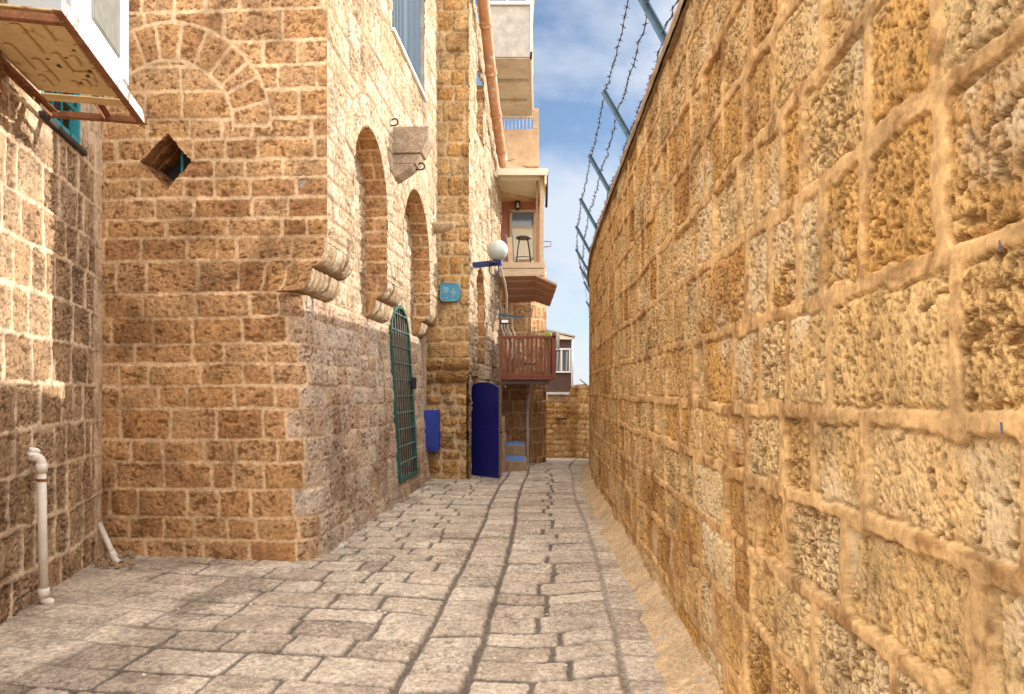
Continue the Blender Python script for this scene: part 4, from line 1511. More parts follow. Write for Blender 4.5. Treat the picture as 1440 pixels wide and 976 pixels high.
KB = dict(KU)
KB.update(rough=0.022, pits=0.04, pit_amt=0.7, stone_off=0.02)
patch('side_wall', steps(0, B2L, 0.018), np.linspace(0, 1, 470), b2s, courses(-0.3, 10, 0.24, 0.36, 64), M['pale'], h2, 64,
      zfn=lambda S, Z: -0.4 + (b2top(S) + 0.4) * Z, keepfn=lambda S, Z: ~b2open(S, Z), **KB)
# backs and jambs of the recesses
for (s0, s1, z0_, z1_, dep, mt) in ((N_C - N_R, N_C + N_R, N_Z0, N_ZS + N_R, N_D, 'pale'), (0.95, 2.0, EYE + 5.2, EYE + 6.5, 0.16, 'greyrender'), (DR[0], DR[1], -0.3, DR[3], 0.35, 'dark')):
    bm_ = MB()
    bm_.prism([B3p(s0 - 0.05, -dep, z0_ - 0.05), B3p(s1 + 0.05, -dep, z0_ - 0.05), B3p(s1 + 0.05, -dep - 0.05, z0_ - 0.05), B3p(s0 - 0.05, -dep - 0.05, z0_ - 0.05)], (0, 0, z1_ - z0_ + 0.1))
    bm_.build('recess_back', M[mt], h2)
    for s_, sg in ((s0, 1), (s1, -1)):
        zz1 = N_ZS if mt == 'pale' else z1_
        patch('jamb', steps(0, dep, 0.018), steps(z0_, zz1, 0.018), lambda S, Z, s_=s_, sg=sg: (B2C[0] + B2d[0] * s_ - B2n[0] * S, B2C[1] + B2d[1] * s_ - B2n[1] * S, B2d[0] * sg + 0 * S, B2d[1] * sg + 0 * S),
              courses(-0.3, 10, 0.24, 0.36, 64), M['front'], h2, 65, **KJ)
th = steps(0, math.pi, 0.03)
S_, T_ = np.meshgrid(steps(0, N_D, 0.018), th)
off, at_ = masonry(S_, T_ * N_R, np.linspace(-0.01, math.pi * N_R + 0.01, 11), 67, **KJ)
sx = N_C + np.cos(T_) * N_R
grid_mesh('arch_soffit', np.stack([B2C[0] + B2d[0] * sx - B2n[0] * S_, B2C[1] + B2d[1] * sx - B2n[1] * S_, N_ZS + np.sin(T_) * N_R], axis=-1), M['front'], h2, at_)
inn = MB()
inn.prism([B3p(0.1, -0.42, -0.4), B3p(B2L, -0.42, -0.4), B3p(B2L, -3.5, -0.4), B3p(0.1, -3.5, -0.4)], (0, 0, 7.9))
inn.prism([B3p(0.1, -0.42, 7.5), B3p(2.2, -0.42, 7.5), B3p(2.2, -3.5, 7.5), B3p(0.1, -3.5, 7.5)], (0, 0, 1.3))
inn.build('inner_wall', M['coping'], h2)

# blue door leaf standing open
dl, dr_ = at(656, 668, 14.45), at(704, 675, 13.75)
dl.z, dr_.z = 0.03, 0.03
dm = MB()
wv = (dr_ - dl)
wv.z = 0
tn = Vector((wv.y, -wv.x, 0)).normalized()
N = 14
outl = [dl + wv * 0.0, dl + wv * 1.0]
for k in range(N + 1):
    t = 1 - k / N
    outl.append(dl + wv * t + Vector((0, 0, 1.66 + 0.13 * (1 - (2 * t - 1.1) ** 2) ** 1.0)))
dm.prism(outl, tn * 0.05, 0.006)
door = dm.build('door', M['blue'], h2)
pm = MB()
pm.prism([dl + wv * 0.1 + Vector((0, 0, 0.35)) + tn * 0.048, dl + wv * 0.72 + Vector((0, 0, 0.35)) + tn * 0.048, dl + wv * 0.72 + Vector((0, 0, 0.95)) + tn * 0.048, dl + wv * 0.1 + Vector((0, 0, 0.95)) + tn * 0.048], tn * 0.006)
pm.build('kick_plate', M['blue'], door)
pe = MB()
pe.bar(dl + wv * 1.0 + Vector((0, 0, 0.02)) + tn * 0.01, dl + wv * 1.0 + Vector((0, 0, 1.74)) + tn * 0.01, 0.012, 0.06, tn)
pe.build('door_edge', M['boards'], door)
hm = MB()
hm.tube([dl + wv * 0.98 + Vector((0, 0, 0.86)) - tn * 0.01, dl + wv * 1.03 + Vector((0, 0, 0.86)) - tn * 0.01], 0.02, 8)
hm.build('handle', M['black'], door)
jb = MB()
jb.box((-0.30 + 0.09, 15.1, 0.55), (0.13, 0.16, 1.15), None, 0.01)
jb.build('door_post', M['pale'], h2)

# blue meter box
bx = thing('meter_box', 'bright blue metal box fixed on rough stones beside the deep blue door', 'box', (-1.50, 13.45, 0.5))
m_ = MB()
c0 = at(594, 635, 13.4)
c1 = at(617, 577, 13.4)
m_.box(((c0.x + c1.x) / 2 - 0.03, 13.55, (c0.z + c1.z) / 2), (c1.x - c0.x + 0.06, 0.26, c1.z - c0.z), None, 0.012)
m_.build('case', M['boxblue'], bx)
m_ = MB()
m_.box(((c0.x + c1.x) / 2 - 0.03, 13.405, (c0.z + c1.z) / 2), (c1.x - c0.x - 0.05, 0.035, c1.z - c0.z - 0.12), None, 0.014)
m_.build('lid', M['boxblue'], bx)

# turquoise ceramic sign
sg = thing('ceramic_sign', 'turquoise glazed street sign with white drawings on the orange stone wall', 'sign', at(632, 424, 13.7))
sc_ = at(633, 411, 13.70)
W_, H_ = 0.19, 0.175
pts = []
for k in range(40):
    t = 2 * math.pi * k / 40
    e = 0.42
    x_ = W_ * math.copysign(abs(math.cos(t)) ** e, math.cos(t))
    z_ = H_ * math.copysign(abs(math.sin(t)) ** e, math.sin(t)) * (1 - 0.06 * x_ / W_)
    pts.append(sc_ + Vector((x_, 0, z_)))
m_ = MB()
m_.prism(pts, (0, -0.03, 0), 0.006)
m_.build('plate', M['sign'], sg)
m_ = MB()
m_.tube([p + Vector((0, -0.032, 0)) for p in [sc_ + (p - sc_) * 0.94 for p in pts] + [sc_ + (pts[0] - sc_) * 0.94]], 0.009, 6)
m_.build('rim', M['signrim'], sg)
m_ = MB()


def mark(cx, cz, pl, r=0.007):
    m_.tube([sc_ + Vector((cx + a, -0.034, cz + b)) for a, b in pl], r, 5)


mark(-0.085, 0.04, [(0.05 * math.cos(t), 0.05 * math.sin(t)) for t in np.linspace(-1.9, 3.3, 16)])
mark(-0.085, 0.04, [(0.022 * math.cos(t), 0.022 * math.sin(t)) for t in np.linspace(0, 6.28, 12)])
mark(-0.085, 0.04, [(0.02, -0.05), (-0.05, -0.05), (-0.07, -0.02)])
for k in range(4):
    t = k * math.pi / 2
    mark(0.06 + 0.03 * math.cos(t), -0.01 + 0.032 * math.sin(t), [(0.017 * math.cos(q), 0.017 * math.sin(q)) for q in np.linspace(0, 6.28, 9)], 0.005)
mark(0.06, -0.01, [(-0.025, -0.055), (0, -0.075), (0.03, -0.055)], 0.005)
mark(0.06, -0.01, [(-0.015, 0.06), (0, 0.075), (0.015, 0.06)], 0.005)
mark(-0.06, -0.125, [(-0.07, -0.01), (-0.055, 0.02), (-0.04, -0.01), (-0.025, 0.02), (-0.01, -0.01), (0.0, 0.02), (0.012, -0.008), (0.024, 0.03)], 0.006)
m_.build('painted_mark', M['signmark'], sg)

# globe lamp on a blue arm
lp = thing('globe_lamp', 'round white globe lamp on a navy arm at the corner of the rough stone house', 'lamp', at(668, 372, 14.2))
m_ = MB()
m_.bar(at(666, 373, 14.2), at(706, 369, 14.0), 0.085, 0.10, (0, 0, 1), 0.004)
arm = m_.build('arm', M['lampblue'], lp)
m_ = MB()
m_.sphere(at(699.5, 352, 14.0), 0.20, 40, 24)
m_.build('globe', M['globe'], lp)
m_ = MB()
m_.tube([at(694, 371, 14.0) + Vector((0, 0, -0.0)), at(694, 368, 14.0)], 0.09, 20)
m_.build('collar', M['lampblue'], lp)
m_ = MB()
m_.tube([at(688, 373, 14.05)] + [at(694.5 + 6.5 * math.cos(t), 379 + 9 * -math.sin(t) * -1 * -1, 14.05) for t in np.linspace(math.pi, 2 * math.pi, 12)] + [at(701, 373, 14.05)], 0.013, 6)
m_.build('hook', M['lampblue'], lp)
cb_ = MB()
cb_.tube([at(704, 376, 14.2), at(706, 384, 14.6), at(710, 398, 15.2), at(712.5, 415, 15.9), at(712.5, 432, 16.4), at(711, 442, 16.8)], 0.02, 8)
tag(cb_.build('cable', M['cable']), 'thick pale cable hanging from the globe lamp down to the floodlight', 'cable')
# floodlight
fl = thing('floodlight', 'small floodlight on a grey bar below the globe lamp by the wooden balcony', 'floodlight', at(705, 445, 16.6))
m_ = MB()
m_.bar(at(702, 443, 16.8), at(735, 446, 16.2), 0.05, 0.06, (0, 0, 1))
m_.build('arm', M['steel'], fl)
m_ = MB()
m_.box(at(710, 452, 16.4), (0.20, 0.08, 0.11), Matrix.Rotation(R(-14), 3, 'X'), 0.012)
flh = m_.build('lamp_head', M['black'], fl)
m_ = MB()
m_.box(at(710, 452, 16.352), (0.15, 0.02, 0.07), Matrix.Rotation(R(-14), 3, 'X'), 0.006)
m_.build('lens', M['white'], flh)

# big drainpipe under the roof line
dp = thing('drainpipe', 'thick rust streaked drainpipe running down along the top of the rough stone house', 'pipe', at(709, 237, 18.3))
pts = [at(674, -60, 13.7), at(678, -10, 14.05), at(684, 40, 14.7), at(690, 100, 15.4), at(696, 150, 16.16), at(703, 200, 17.2), at(708, 232, 18.2)]
dense = []
for a, b in zip(pts, pts[1:]):
    for k in range(6):
        dense.append(a.lerp(b, k / 6))
dense.append(pts[-1])
for _ in range(3):
    dense = [dense[0]] + [(dense[i - 1] + dense[i] * 2 + dense[i + 1]) / 4 for i in range(1, len(dense) - 1)] + [dense[-1]]
m_ = MB()
m_.tube(dense, 0.115, 18)
m_.build('pipe', M['pipe'], dp)
for i in range(4, len(dense) - 1, 7):
    m_ = MB()
    m_.tube([dense[i], dense[i].lerp(dense[i + 1], 0.5)], 0.132, 18)
    m_.build('collar', M['pipe'], dp)
m_ = MB()
m_.tube([dense[-1], dense[-1] + Vector((0.02, 0.1, -0.25))], 0.06, 10)
m_.tube([at(704, 228, 18.0), at(724, 224, 18.0)], 0.012, 6)
m_.build('outlet', M['rust'], dp)

# ================================================================== THIRD HOUSE with balconies
h3 = thing('balcony_house', 'stone house with wooden balconies projecting over the end of the alley', 'house', (0.2, 19.5, -0.3))
FY = 19.0
c3 = courses(-1, 6, 0.26, 0.4, 71)
K3 = dict(KW)
K3.update(w=(0.3, 0.6), rough=0.012)


def f3(S, Z):
    return S, FY + 0 * S, 0 * S, -1 + 0 * S


patch('wall', steps(-0.75, 0.48, 0.022), steps(-1.0, 5.0, 0.022), f3, c3, M['front'], h3, 71, **K3)
ch_a, ch_b = np.array([0.48, FY]), np.array([0.92, FY + 0.78])
chd = (ch_b - ch_a) / np.linalg.norm(ch_b - ch_a)
chn = np.array([chd[1], -chd[0]])
patch('wall', steps(0, np.linalg.norm(ch_b - ch_a), 0.022), steps(-1.0, 5.0, 0.022),
      lambda S, Z: (ch_a[0] + chd[0] * S, ch_a[1] + chd[1] * S, chn[0] + 0 * S, chn[1] + 0 * S), c3, M['front'], h3, 72, **dict(K3, w=(0.2, 0.36)))
m_ = MB()
m_.prism([Vector((-2.5, 19.06, -1)), Vector((0.46, 19.06, -1)), Vector((0.86, 19.8, -1)), Vector((0.86, 22.5, -1)), Vector((-2.5, 22.5, -1))], (0, 0, 5.7))
m_.build('inner_wall', M['coping'], h3)

# covered wooden balcony
zf = EYE + 3.02
bal = MB()
bal.box((0.24, 18.4, zf - 0.05), (1.05, 1.25, 0.08))
balc = bal.build('upper_balcony', M['palewood'], h3)
m_ = MB()
m_.box((0.25, 17.76, EYE + 3.02), (1.08, 0.07, 0.14), None, 0.008)
m_.box((0.25, 17.77, EYE + 2.86), (1.06, 0.06, 0.16), None, 0.008)
m_.build('fascia', M['palewood'], balc)
m_ = MB()
A0, A1 = at(703, 389, 17.74), at(752, 388, 17.74)
B0, B1 = at(712, 425, 18.7), at(752, 423, 18.7)
C0, C1 = at(783, 402, 17.5), at(773, 430, 18.3)
NP = 7
for k in range(NP):
    t0, t1 = k / NP, (k + 0.94) / NP
    q = [A0.lerp(B0, t0), A1.lerp(B1, t0), A1.lerp(B1, t1), A0.lerp(B0, t1)]
    m_.prism(q, (0, 0.025, -0.02 - 0.016 * (k % 2)))
    q = [A1.lerp(B1, t0), C0.lerp(C1, t0), C0.lerp(C1, t1), A1.lerp(B1, t1)]
    m_.prism(q, (0, 0.025, -0.02 - 0.016 * (k % 2)))
m_.build('soffit', M['soffit'], balc)
m_ = MB()
m_.prism([A0, A1, C0, C0 + Vector((0, 0, 0.05)), A1 + Vector((0, 0, 0.05)), A0 + Vector((0, 0, 0.05))], (0, -0.03, 0))
m_.build('edge_board', M['palewood'], balc)
m_ = MB()
for (x_, y_) in ((0.72, 17.85), (0.76, 19.6)):
    m_.box((x_, y_, EYE + 4.1), (0.09, 0.09, 2.2), None, 0.006)
m_.build('post', M['palewood'], balc)
m_ = MB()
m_.box((0.61, 18.05, EYE + 4.1), (0.05, 0.05, 2.2), None, 0.004)
m_.build('post', M['soffit'], balc)
rm = MB()
rm.box((-0.05, 20.06, EYE + 4.1), (1.6, 0.1, 2.4))
rm.build('back_wall', M['terra'], balc)
dr = MB()
for x_ in (-0.03, 0.62):
    dr.box((x_, 19.98, EYE + 3.9), (0.07, 0.08, 1.9))
dr.box((0.295, 19.98, EYE + 4.86), (0.72, 0.08, 0.07))
dr.box((0.295, 19.98, EYE + 4.42), (0.6, 0.06, 0.05))
drr = dr.build('door', M['palewood'], balc)
m_ = MB()
m_.box((0.295, 19.985, EYE + 3.7), (0.585, 0.04, 1.40))
m_.build('door_panel', M['cream'], drr)
m_ = MB()
m_.box((0.295, 19.985, EYE + 4.64), (0.585, 0.03, 0.38))
m_.build('pane', M['glass'], drr)
m_ = MB()
m_.box((0.25, 18.85, EYE + 5.24), (1.22, 2.5, 0.06))
m_.box((0.25, 17.62, EYE + 5.22), (1.20, 0.07, 0.16), None, 0.01)
m_.box((0.80, 18.85, EYE + 5.10), (0.05, 2.5, 0.34), None, 0.008)
m_.box((0.25, 17.9, EYE + 5.15), (1.05, 0.07, 0.10))
m_.build('canopy', M['cream'], balc)
m_ = MB()
m_.tube([(0.84, 17.62, EYE + 5.24), (0.84, 18.1, EYE + 4.5)], 0.03, 8)
m_.build('gutter', M['black'], balc)
m_ = MB()
m_.tube([(0.78, 17.9, EYE + 3.62), (0.95, 17.9, EYE + 3.62), (0.93, 17.9, EYE + 3.5), (0.78, 17.9, EYE + 3.49)], 0.012, 6)
m_.build('clothes_rail', M['rust'], balc)
# wall lantern
ln = thing('wall_lantern', 'small dark lantern on the terracotta wall above the balcony door', 'lantern', at(728, 300, 19.95))
m_ = MB()
c_ = at(728, 289, 19.9)
m_.tube([c_ + Vector((0, 0, -0.13)), c_ + Vector((0, 0, -0.1)), c_ + Vector((0, 0, 0.1)), c_ + Vector((0, 0, 0.16))], [0.02, 0.06, 0.075, 0.01], 6)
m_.box(c_ + Vector((0, 0.06, 0)), (0.06, 0.06, 0.1))
m_.build('body', M['black'], ln)
m_ = MB()
m_.tube([c_ + Vector((0, -0.03, -0.07)), c_ + Vector((0, -0.03, 0.07))], 0.045, 8)
m_.build('lamp_glass', M['globe'], ln)
# bar stool
stl = thing('bar_stool', 'tall black bar stool on the covered wooden balcony', 'stool', (0.29, 18.5, zf))
cx, cy = 0.29, 18.5
m_ = MB()
m_.tube([(cx, cy, zf + 0.78), (cx, cy, zf + 0.79), (cx, cy, zf + 0.83), (cx, cy, zf + 0.84)], [0.16, 0.19, 0.19, 0.16], 20)
m_.build('seat', M['seatwood'], stl)
for (sx_, sy_) in ((1, 1), (1, -1), (-1, 1), (-1, -1)):
    m_ = MB()
    m_.tube([(cx + sx_ * 0.10, cy + sy_ * 0.10, zf + 0.79), (cx + sx_ * 0.14, cy + sy_ * 0.14, zf + 0.55), (cx + sx_ * 0.20, cy + sy_ * 0.20, zf)], 0.014, 8)
    m_.build('leg', M['black'], stl)
m_ = MB()
rg = [(cx + 0.24 * math.cos(t), cy + 0.24 * math.sin(t), zf + 0.30) for t in np.linspace(0, 2 * math.pi, 20)]
m_.tube(rg, 0.011, 6)
m_.build('foot_ring', M['black'], stl)
# folding chair beside the stool (seen edge-on behind the lamp)
fc = thing('folded_chair', 'patterned folded chair leaning beside the black bar stool', 'chair', (-0.02, 18.2, zf))
for x_ in (-0.10, 0.06):
    m_ = MB()
    m_.tube([(x_, 18.0, zf), (x_ - 0.05, 18.3, zf + 0.85)], 0.014, 6)
    m_.build('frame', M['steel'], fc)
m_ = MB()
m_.bar((0.0, 18.06, zf + 0.1), (-0.05, 18.28, zf + 0.78), 0.16, 0.02, (0, 1, 0))
m_.build('seat_cloth', M['parapet'], fc)

# upper concrete bay, loggia and parapet
m_ = MB()
bz0, bz1 = EYE + 7.55, EYE + 8.75
m_.prism([Vector((-0.62, 16.8, bz0)), Vector((0.41, 16.8, bz0)), Vector((0.55, 20.5, bz0)), Vector((-0.62, 20.5, bz0))], (0, 0, bz1 - bz0))
bay = m_.build('bay', M['concrete'], h3)
m_ = MB()
m_.prism([Vector((-0.6, 16.77, bz0 + 0.03)), Vector((0.40, 16.77, bz0 + 0.03)), Vector((0.40, 16.795, bz0 + 0.03)), Vector((-0.6, 16.795, bz0 + 0.03))], (0, 0, bz1 - bz0 - 0.06))
m_.build('front_render', M['greyrender'], bay)
m_ = MB()
m_.prism([Vector((-0.62, 16.72, bz1)), Vector((0.46, 16.72, bz1)), Vector((0.60, 20.5, bz1)), Vector((-0.62, 20.5, bz1))], (0, 0, 0.07))
m_.prism([Vector((0.412, 16.74, bz0 - 0.02)), Vector((0.455, 16.74, bz0 - 0.02)), Vector((0.60, 20.5, bz0 - 0.02)), Vector((0.555, 20.5, bz0 - 0.02))], (0, 0, 0.16))
m_.prism([Vector((0.412, 16.74, bz0 - 0.02)), Vector((0.455, 16.74, bz0 - 0.02)), Vector((0.458, 16.8, bz0 - 0.02)), Vector((0.414, 16.8, bz0 - 0.02))], (0, 0, 1.25))
m_.build('white_trim', M['white'], bay)
for (yy_, zz_) in ((18.0, bz0), (19.2, bz0)):
    m_ = MB()
    m_.box((-0.05, yy_, zz_ - 0.04), (0.86, 0.16, 0.08), None, 0.02)
    m_.build('beam', M['concrete'], bay)
m_ = MB()
m_.box((-0.12, 16.9, bz1 + 0.62), (0.95, 0.04, 1.1))
wn2 = m_.build('window', M['glass'], bay)
m_ = MB()
for x_ in (-0.6, -0.1, 0.36):
    m_.box((x_, 16.87, bz1 + 0.62), (0.05, 0.06, 1.1))
m_.box((-0.12, 16.87, bz1 + 1.2), (1.0, 0.06, 0.06))
m_.box((-0.05, 18.4, bz1 + 1.32), (1.25, 3.9, 0.12))
m_.build('frame', M['white'], wn2)
m_ = MB()
pz0, pz1 = EYE + 6.02, EYE + 7.02
m_.prism([Vector((-0.5, 19.8, pz0)), Vector((0.72, 19.8, pz0)), Vector((0.72, 19.95, pz0)), Vector((-0.5, 19.95, pz0))], (0, 0, pz1 - pz0), 0.01)
m_.prism([Vector((0.57, 19.952, pz0)), Vector((0.72, 19.952, pz0)), Vector((0.72, 22.4, pz0)), Vector((0.57, 22.4, pz0))], (0, 0, pz1 - pz0), 0.01)
m_.prism([Vector((-0.6, 19.0, pz0 - 0.9)), Vector((0.70, 20.1, pz0 - 0.9)), Vector((0.70, 22.4, pz0 - 0.9)), Vector((-0.6, 22.4, pz0 - 0.9))], (0, 0, 0.88))
par = m_.build('parapet', M['parapet'], h3)
m_ = MB()
m_.box((0.64, 19.87, pz1 + 0.28), (0.15, 0.13, 0.55), None, 0.01)
m_.build('pillar', M['parapet'], par)
m_ = MB()
m_.box((-0.35, 20.1, pz1 + 0.3), (0.1, 0.1, 0.6), None, 0.01)
m_.build('pillar', M['parapet'], par)
m_ = MB()
for k in range(9):
    x_ = -0.3 + 0.1 * k
    m_.tube([(x_, 20.05, pz1), (x_, 20.05, pz1 + 0.42)], 0.008, 5)
m_.tube([(-0.35, 20.05, pz1 + 0.42), (0.6, 20.05, pz1 + 0.42)], 0.014, 6)
m_.build('railing', M['white'], par)

# red wooden balcony lower down
RZ = EYE + 0.30
rbx0, rbx1, rby0, rby1 = at(705, 0, 17.2).x, at(779, 0, 17.2).x, 17.2, 18.95
m_ = MB()
m_.box(((rbx0 + rbx1) / 2, (rby0 + rby1) / 2, RZ), (rbx1 - rbx0 + 0.04, rby1 - rby0, 0.06))
rb = m_.build('lower_balcony', M['red'], h3)
m_ = MB()
m_.box(((rbx0 + rbx1) / 2 - 0.05, rby0 + 0.12, RZ - 0.085), (rbx1 - rbx0 - 0.12, 0.12, 0.11), None, 0.006)
m_.box((rbx0 + 0.12, (rby0 + rby1) / 2 + 0.1, RZ - 0.085), (0.1, rby1 - rby0 - 0.3, 0.11))
m_.box((rbx1 - 0.22, (rby0 + rby1) / 2 + 0.1, RZ - 0.085), (0.1, rby1 - rby0 - 0.3, 0.11))
m_.build('joist', M['brown'], rb)
nb_ = 13
for k in range(nb_):
    m_ = MB()
    x_ = rbx0 + (rbx1 - rbx0) * k / (nb_ - 1)
    w_ = 0.05 if 0 < k < nb_ - 1 else 0.09
    m_.box((x_, rby0 + 0.03, RZ + 0.49 + (0.04 if k == nb_ - 1 else 0)), (w_, w_, 0.92 + (0.12 if k == nb_ - 1 else 0)), None, 0.005)
    m_.build('baluster', M['red'], rb)
for k in range(1, 14):
    m_ = MB()
    y_ = rby0 + 0.03 + (rby1 - rby0) * k / 14
    m_.box((rbx1, y_, RZ + 0.49), (0.045, 0.05, 0.92), None, 0.005)
    m_.build('baluster', M['red'], rb)
m_ = MB()
m_.box(((rbx0 + rbx1) / 2, rby0 + 0.03, RZ + 0.96), (rbx1 - rbx0 + 0.1, 0.09, 0.055), None, 0.008)
m_.box((rbx1, (rby0 + rby1) / 2 + 0.04, RZ + 0.962), (0.09, rby1 - rby0 - 0.09, 0.05), None, 0.008)
m_.box(((rbx0 + rbx1) / 2, rby0 + 0.03, RZ + 0.06), (rbx1 - rbx0 + 0.08, 0.07, 0.06), None, 0.006)
m_.build('handrail', M['red'], rb)
m_ = MB()
m_.bar((rbx0 - 0.1, rby0 + 0.2, RZ - 0.02), (rbx0 + 0.12, rby0 + 0.15, RZ - 0.2), 0.05, 0.05)
m_.build('brace', M['palewood'], rb)
# a striped deck chair and a laundry cloth on the red balcony
dc = thing('deck_chair', 'small folding chair standing behind the red balcony railing', 'chair', (0.4, 17.9, RZ))
for y_ in (17.75, 18.1):
    m_ = MB()
    m_.tube([(0.22, y_, RZ + 0.03), (0.62, y_, RZ + 0.5)], 0.016, 6)
    m_.tube([(0.58, y_, RZ + 0.03), (0.15, y_, RZ + 0.78)], 0.016, 6)
    m_.build('frame', M['cream'], dc)
m_ = MB()
m_.box((0.42, 17.92, RZ + 0.36), (0.34, 0.36, 0.03), None, 0.006)
m_.build('seat', M['seatwood'], dc)
m_ = MB()
m_.bar((0.30, 17.92, RZ + 0.48), (0.15, 17.92, RZ + 0.78), 0.03, 0.36, (0, 1, 0))
m_.build('backrest', M['palewood'], dc)


def cloth(name, x0, x1, y, z0, z1, mat, label):
    nx, nz = 18, 14
    P = np.zeros((nz, nx, 3))
    for i in range(nz):
        for j in range(nx):
            u, v = j / (nx - 1), i / (nz - 1)
            P[i, j] = (x0 + (x1 - x0) * u, y + 0.02 * math.sin(u * 14 + v) * (1 - v * 0.5), z0 + (z1 - z0) * v + 0.02 * math.sin(u * 5))
    o = grid_mesh(name, P, mat)
    o.modifiers.new('thick', 'SOLIDIFY').thickness = 0.006
    return tag(o, label, 'cloth')


cloth('towel', rbx1 - 0.19, rbx1 - 0.06, rby0 + 0.10, RZ + 0.72, RZ + 1.07, M['lime'], 'lime green towel hung on the right end of the red balcony')
cloth('towel', rbx1 + 0.07, rbx1 + 0.16, rby0 + 0.5, RZ + 0.70, RZ + 1.08, M['white'], 'white and pale towel hung outside the red balcony corner')
# loose cables by the lower balcony
m_ = MB()
rc = random.Random(12)
for k in range(7):
    x0_ = -0.27 + 0.05 * k
    m_.tube([(x0_, 18.9, EYE + 2.2 - 0.05 * k), (x0_ + 0.05 * rc.uniform(-1, 1), 18.7, EYE + 1.6), (x0_ + 0.12 + 0.1 * rc.random(), 18.6, EYE + 1.2), (x0_ + 0.1 * rc.random(), 18.5, EYE + 0.6)], 0.012, 5)
tag(m_.build('cable_bundle', M['cable']), 'tangle of loose pale cables on the stone wall above the red balcony', 'cables')
# rain pipe down the third house and the doorway
m_ = MB()
m_.tube([(0.40, 18.93, EYE - 0.1), (0.40, 18.93, -0.4)], 0.03, 10)
m_.tube([(0.46, 18.9, EYE + 0.25), (0.45, 18.92, EYE - 0.1), (0.41, 18.93, EYE - 0.5)], 0.028, 10)
tag(m_.build('rain_pipe', M['white']), 'white rain pipe running down the stone wall beneath the red balcony', 'pipe')

# blue painted steps
st = thing('entrance_steps', 'stone entrance steps with blue painted treads below the red balcony', 'steps', (0.1, 15.8, 0))
m_ = MB()
m_.box((0.08, 15.85, 0.02), (0.46, 1.25, 0.38), None, 0.02)
m_.build('step', M['coping'], st)
m_ = MB()
m_.box((0.07, 15.84, 0.214), (0.38, 1.15, 0.012))
m_.build('tread', M['stepblue'], st)
m_ = MB()
m_.box((0.07, 17.0, 0.12), (0.46, 1.0, 0.66), None, 0.02)
m_.build('step', M['coping'], st)
m_ = MB()
m_.box((0.07, 17.0, 0.456), (0.42, 0.94, 0.012))
m_.build('tread', M['stepblue'], st)
m_ = MB()
m_.box((-0.17, 16.3, 0.34), (0.08, 1.9, 0.62), None, 0.01)
m_.build('side_wall', M['pale'], st)

# ================================================================== END OF THE ALLEY
ew = thing('end_wall', 'low curved stone wall closing the far end of the alley', 'wall', (1.5, 23.5, -0.6))
EX = [(0.55, 24.4), (1.0, 23.9), (1.5, 23.9), (2.1, 24.0), (2.7, 23.2), (3.2, 22.0)]
ex_s = np.concatenate([[0], np.cumsum([math.hypot(b[0] - a[0], b[1] - a[1]) for a, b in zip(EX, EX[1:])])])


def ew_pos(S, Z):
    x = np.interp(S, ex_s, [p[0] for p in EX])
    y_ = np.interp(S, ex_s, [p[1] for p in EX])
    return x, y_, -0.1 + 0 * S, -0.995 + 0 * S


def ew_top(S):
    return EYE - 0.32 + 0.30 * sstep(1.30, 1.62, S) + 0.22 * sstep(1.55, 1.65, S) + 0.06 * (fbm(S * 6, S * 0, 99, 3) - 0.5)


patch('wall', steps(0, ex_s[-1], 0.03), np.linspace(0, 1, 130), ew_pos, courses(-2, 2.2, 0.15, 0.22, 81), M['gold'], ew, 81,
      zfn=lambda S, Z: -1.4 + (ew_top(S) + 1.4) * Z, **dict(KQ, w=(0.22, 0.45), mw=0.03))
m_ = MB()
for k in range(40):
    s0, s1 = ex_s[-1] * k / 40, ex_s[-1] * (k + 1) / 40
    a = [np.interp(s, ex_s, [p[i] for p in EX]) for s in (s0, s1) for i in (0, 1)]
    zt = float(min(ew_top(np.array([s0]))[0], ew_top(np.array([s1]))[0])) - 0.01
    m_.prism([Vector((a[0], a[1] + 0.05, -1.4)), Vector((a[2], a[3] + 0.05, -1.4)), Vector((a[2], a[3] + 0.05, zt)), Vector((a[0], a[1] + 0.05, zt))], (0.0, 0.3, 0))
m_.build('wall_back', M['coping'], ew)
m_ = MB()
m_.prism([at(806, 546, 23.9), at(808, 541, 23.9), at(823, 540, 23.9), at(829, 546, 23.9)], (0, 0.3, 0), 0.02)
m_.tube([at(815, 533, 23.9), at(827, 543, 23.9)], 0.02, 6)
m_.build('cap_stone', M['pale'], ew)
m_ = MB()
m_.box(at(789, 589, 23.8), (0.35, 0.12, 0.05))
m_.build('vent_slot', M['dark'], ew)

# brown cabin behind the end wall
cbn = thing('brown_cabin', 'brown clad cabin with a white framed window above the end wall', 'cabin', (1.5, 27, 0))
cx0, cx1 = at(768, 0, 26).x, at(803.5, 0, 26).x
cz0, cz1 = EYE - 0.05, EYE + (550 - 478) * 26 / F
m_ = MB()
m_.prism([Vector((cx0, 26, cz0)), Vector((cx1, 26, cz0)), Vector((cx1, 26, cz1 - 0.02)), Vector((cx0, 26, cz1 + 0.1))], (0, 3, 0))
for k in range(8):
    x_ = cx0 + 0.06 + (cx1 - cx0 - 0.08) * k / 7
    m_.box((x_, 25.985, (cz0 + cz1) / 2), (0.012, 0.02, cz1 - cz0 - 0.06))
m_.build('wall', M['brown'], cbn)
m_ = MB()
m_.prism([Vector((cx0 - 0.1, 25.75, cz1 + 0.32)), Vector((cx1 + 0.04, 25.75, cz1 + 0.06)), Vector((cx1 + 0.04, 25.75, cz1 - 0.0)), Vector((cx0 - 0.1, 25.75, cz1 + 0.02))], (0, 3.4, 0))
m_.build('roof', M['cream'], cbn)
m_ = MB()
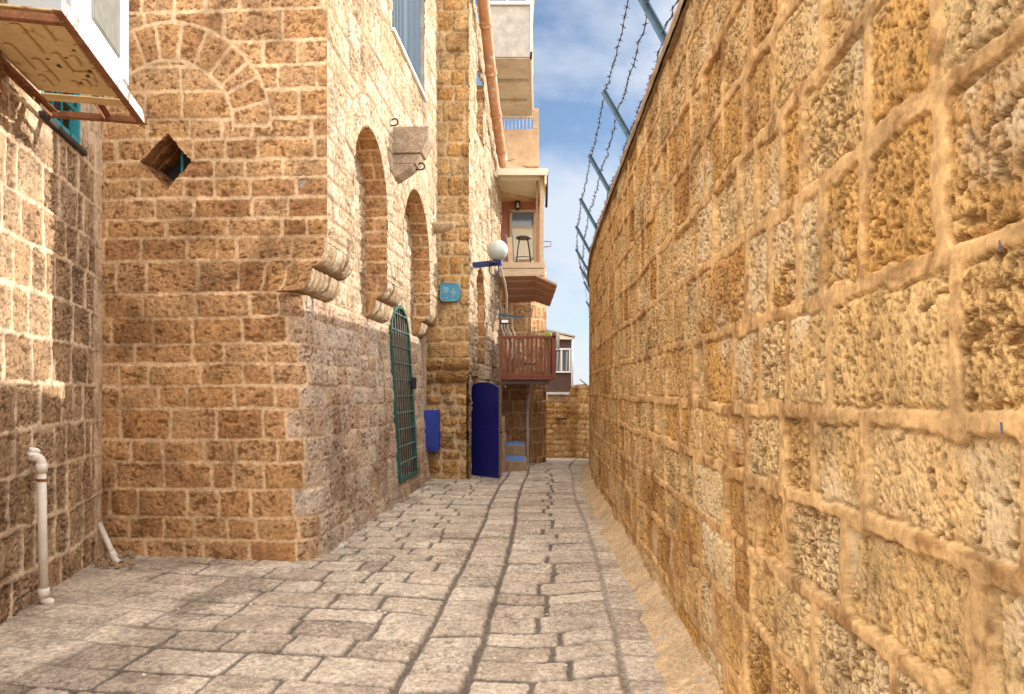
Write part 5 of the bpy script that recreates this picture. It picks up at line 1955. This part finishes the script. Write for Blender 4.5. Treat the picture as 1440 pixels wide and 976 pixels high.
m_.prism([Vector((cx0 - 0.15, 25.7, cz1 + 0.40)), Vector((cx1 + 0.12, 25.7, cz1 + 0.13)), Vector((cx1 + 0.12, 25.7, cz1 + 0.08)), Vector((cx0 - 0.15, 25.7, cz1 + 0.34))], (0, 3.6, 0))
m_.build('roof_sheet', M['greyrender'], cbn)
wx0, wx1 = at(779, 0, 26).x, at(802, 0, 26).x
wz0, wz1 = EYE + (550 - 523) * 26 / F, EYE + (550 - 491) * 26 / F
m_ = MB()
for (a, b, c, d) in ((wx0, wx0 + 0.05, wz0, wz1), (wx1 - 0.05, wx1, wz0, wz1), ((wx0 + wx1) / 2 - 0.05, (wx0 + wx1) / 2, wz0, wz1)):
    m_.box(((a + b) / 2, 25.95, (c + d) / 2), (b - a, 0.07, d - c))
for z_ in (wz0, wz1):
    m_.box(((wx0 + wx1) / 2, 25.948, z_), (wx1 - wx0 + 0.03, 0.08, 0.06))
wnd = m_.build('window', M['white'], cbn)
m_ = MB()
m_.box(((wx0 + wx1) / 2, 25.975, (wz0 + wz1) / 2), (wx1 - wx0 - 0.02, 0.02, wz1 - wz0 - 0.02))
m_.build('pane', M['glass'], wnd)
m_ = MB()
for k in (0, 1, 3):
    x_ = wx0 + 0.1 + 0.11 * k
    m_.bar((x_, 25.962, wz0 + 0.06), (x_ + 0.03, 25.962, wz1 - 0.08), 0.05, 0.008, (0, 1, 0))
m_.build('curtain', M['greyrender'], wnd)
m_ = MB()
m_.box(((cx0 + cx1) / 2, 25.98, cz0 - 0.02), (cx1 - cx0 + 0.1, 0.16, 0.07))
m_.build('sill_beam', M['cable'], cbn)
m_ = MB()
m_.box(((cx0 + cx1) / 2, 27.5, cz0 - 0.85), (cx1 - cx0 - 0.1, 2.9, 1.55))
m_.build('base', M['coping'], cbn)
m_ = MB()
m_.tube([(cx1 + 0.03, 25.9, cz0 - 0.05), (cx1 + 0.03, 25.9, cz1)], 0.025, 8)
m_.build('downpipe', M['white'], cbn)

# litter in the corner
m_ = MB()
rl = random.Random(4)
for k in range(26):
    p = at(170, 795, 6.9) + Vector((rl.gauss(-0.15, 0.16), rl.gauss(0.05, 0.12), 0))
    if p.x < -2.4 - 0.23 * p.y + 0.05 or p.y > 7.22:
        continue
    p.z = 0.055 + 0.01 * rl.random()
    m_.box(p, (0.03 + 0.04 * rl.random(), 0.02 + 0.03 * rl.random(), 0.02 + 0.02 * rl.random()), Matrix.Rotation(rl.random() * 3, 3, 'Z'), 0.004)
tag(m_.build('rubble', M['coping']), kind='stuff')

m_ = MB()
rl = random.Random(14)
for k in range(110):
    y_ = 4.2 + 9 * rl.random() ** 1.5
    p = Vector((rl.uniform(-2.6, 0.95), y_, float(street_z(y_)) + 0.022))
    if p.x < -1.75 + 0.065 * (y_ - 7.15) and y_ > 6.9:
        continue
    sz = 0.004 + 0.010 * rl.random() ** 2
    m_.box(p, (sz * 1.6, sz, sz * 0.7), Matrix.Rotation(rl.random() * 3, 3, 'Z'))
tag(m_.build('grit', M['white']), kind='stuff')
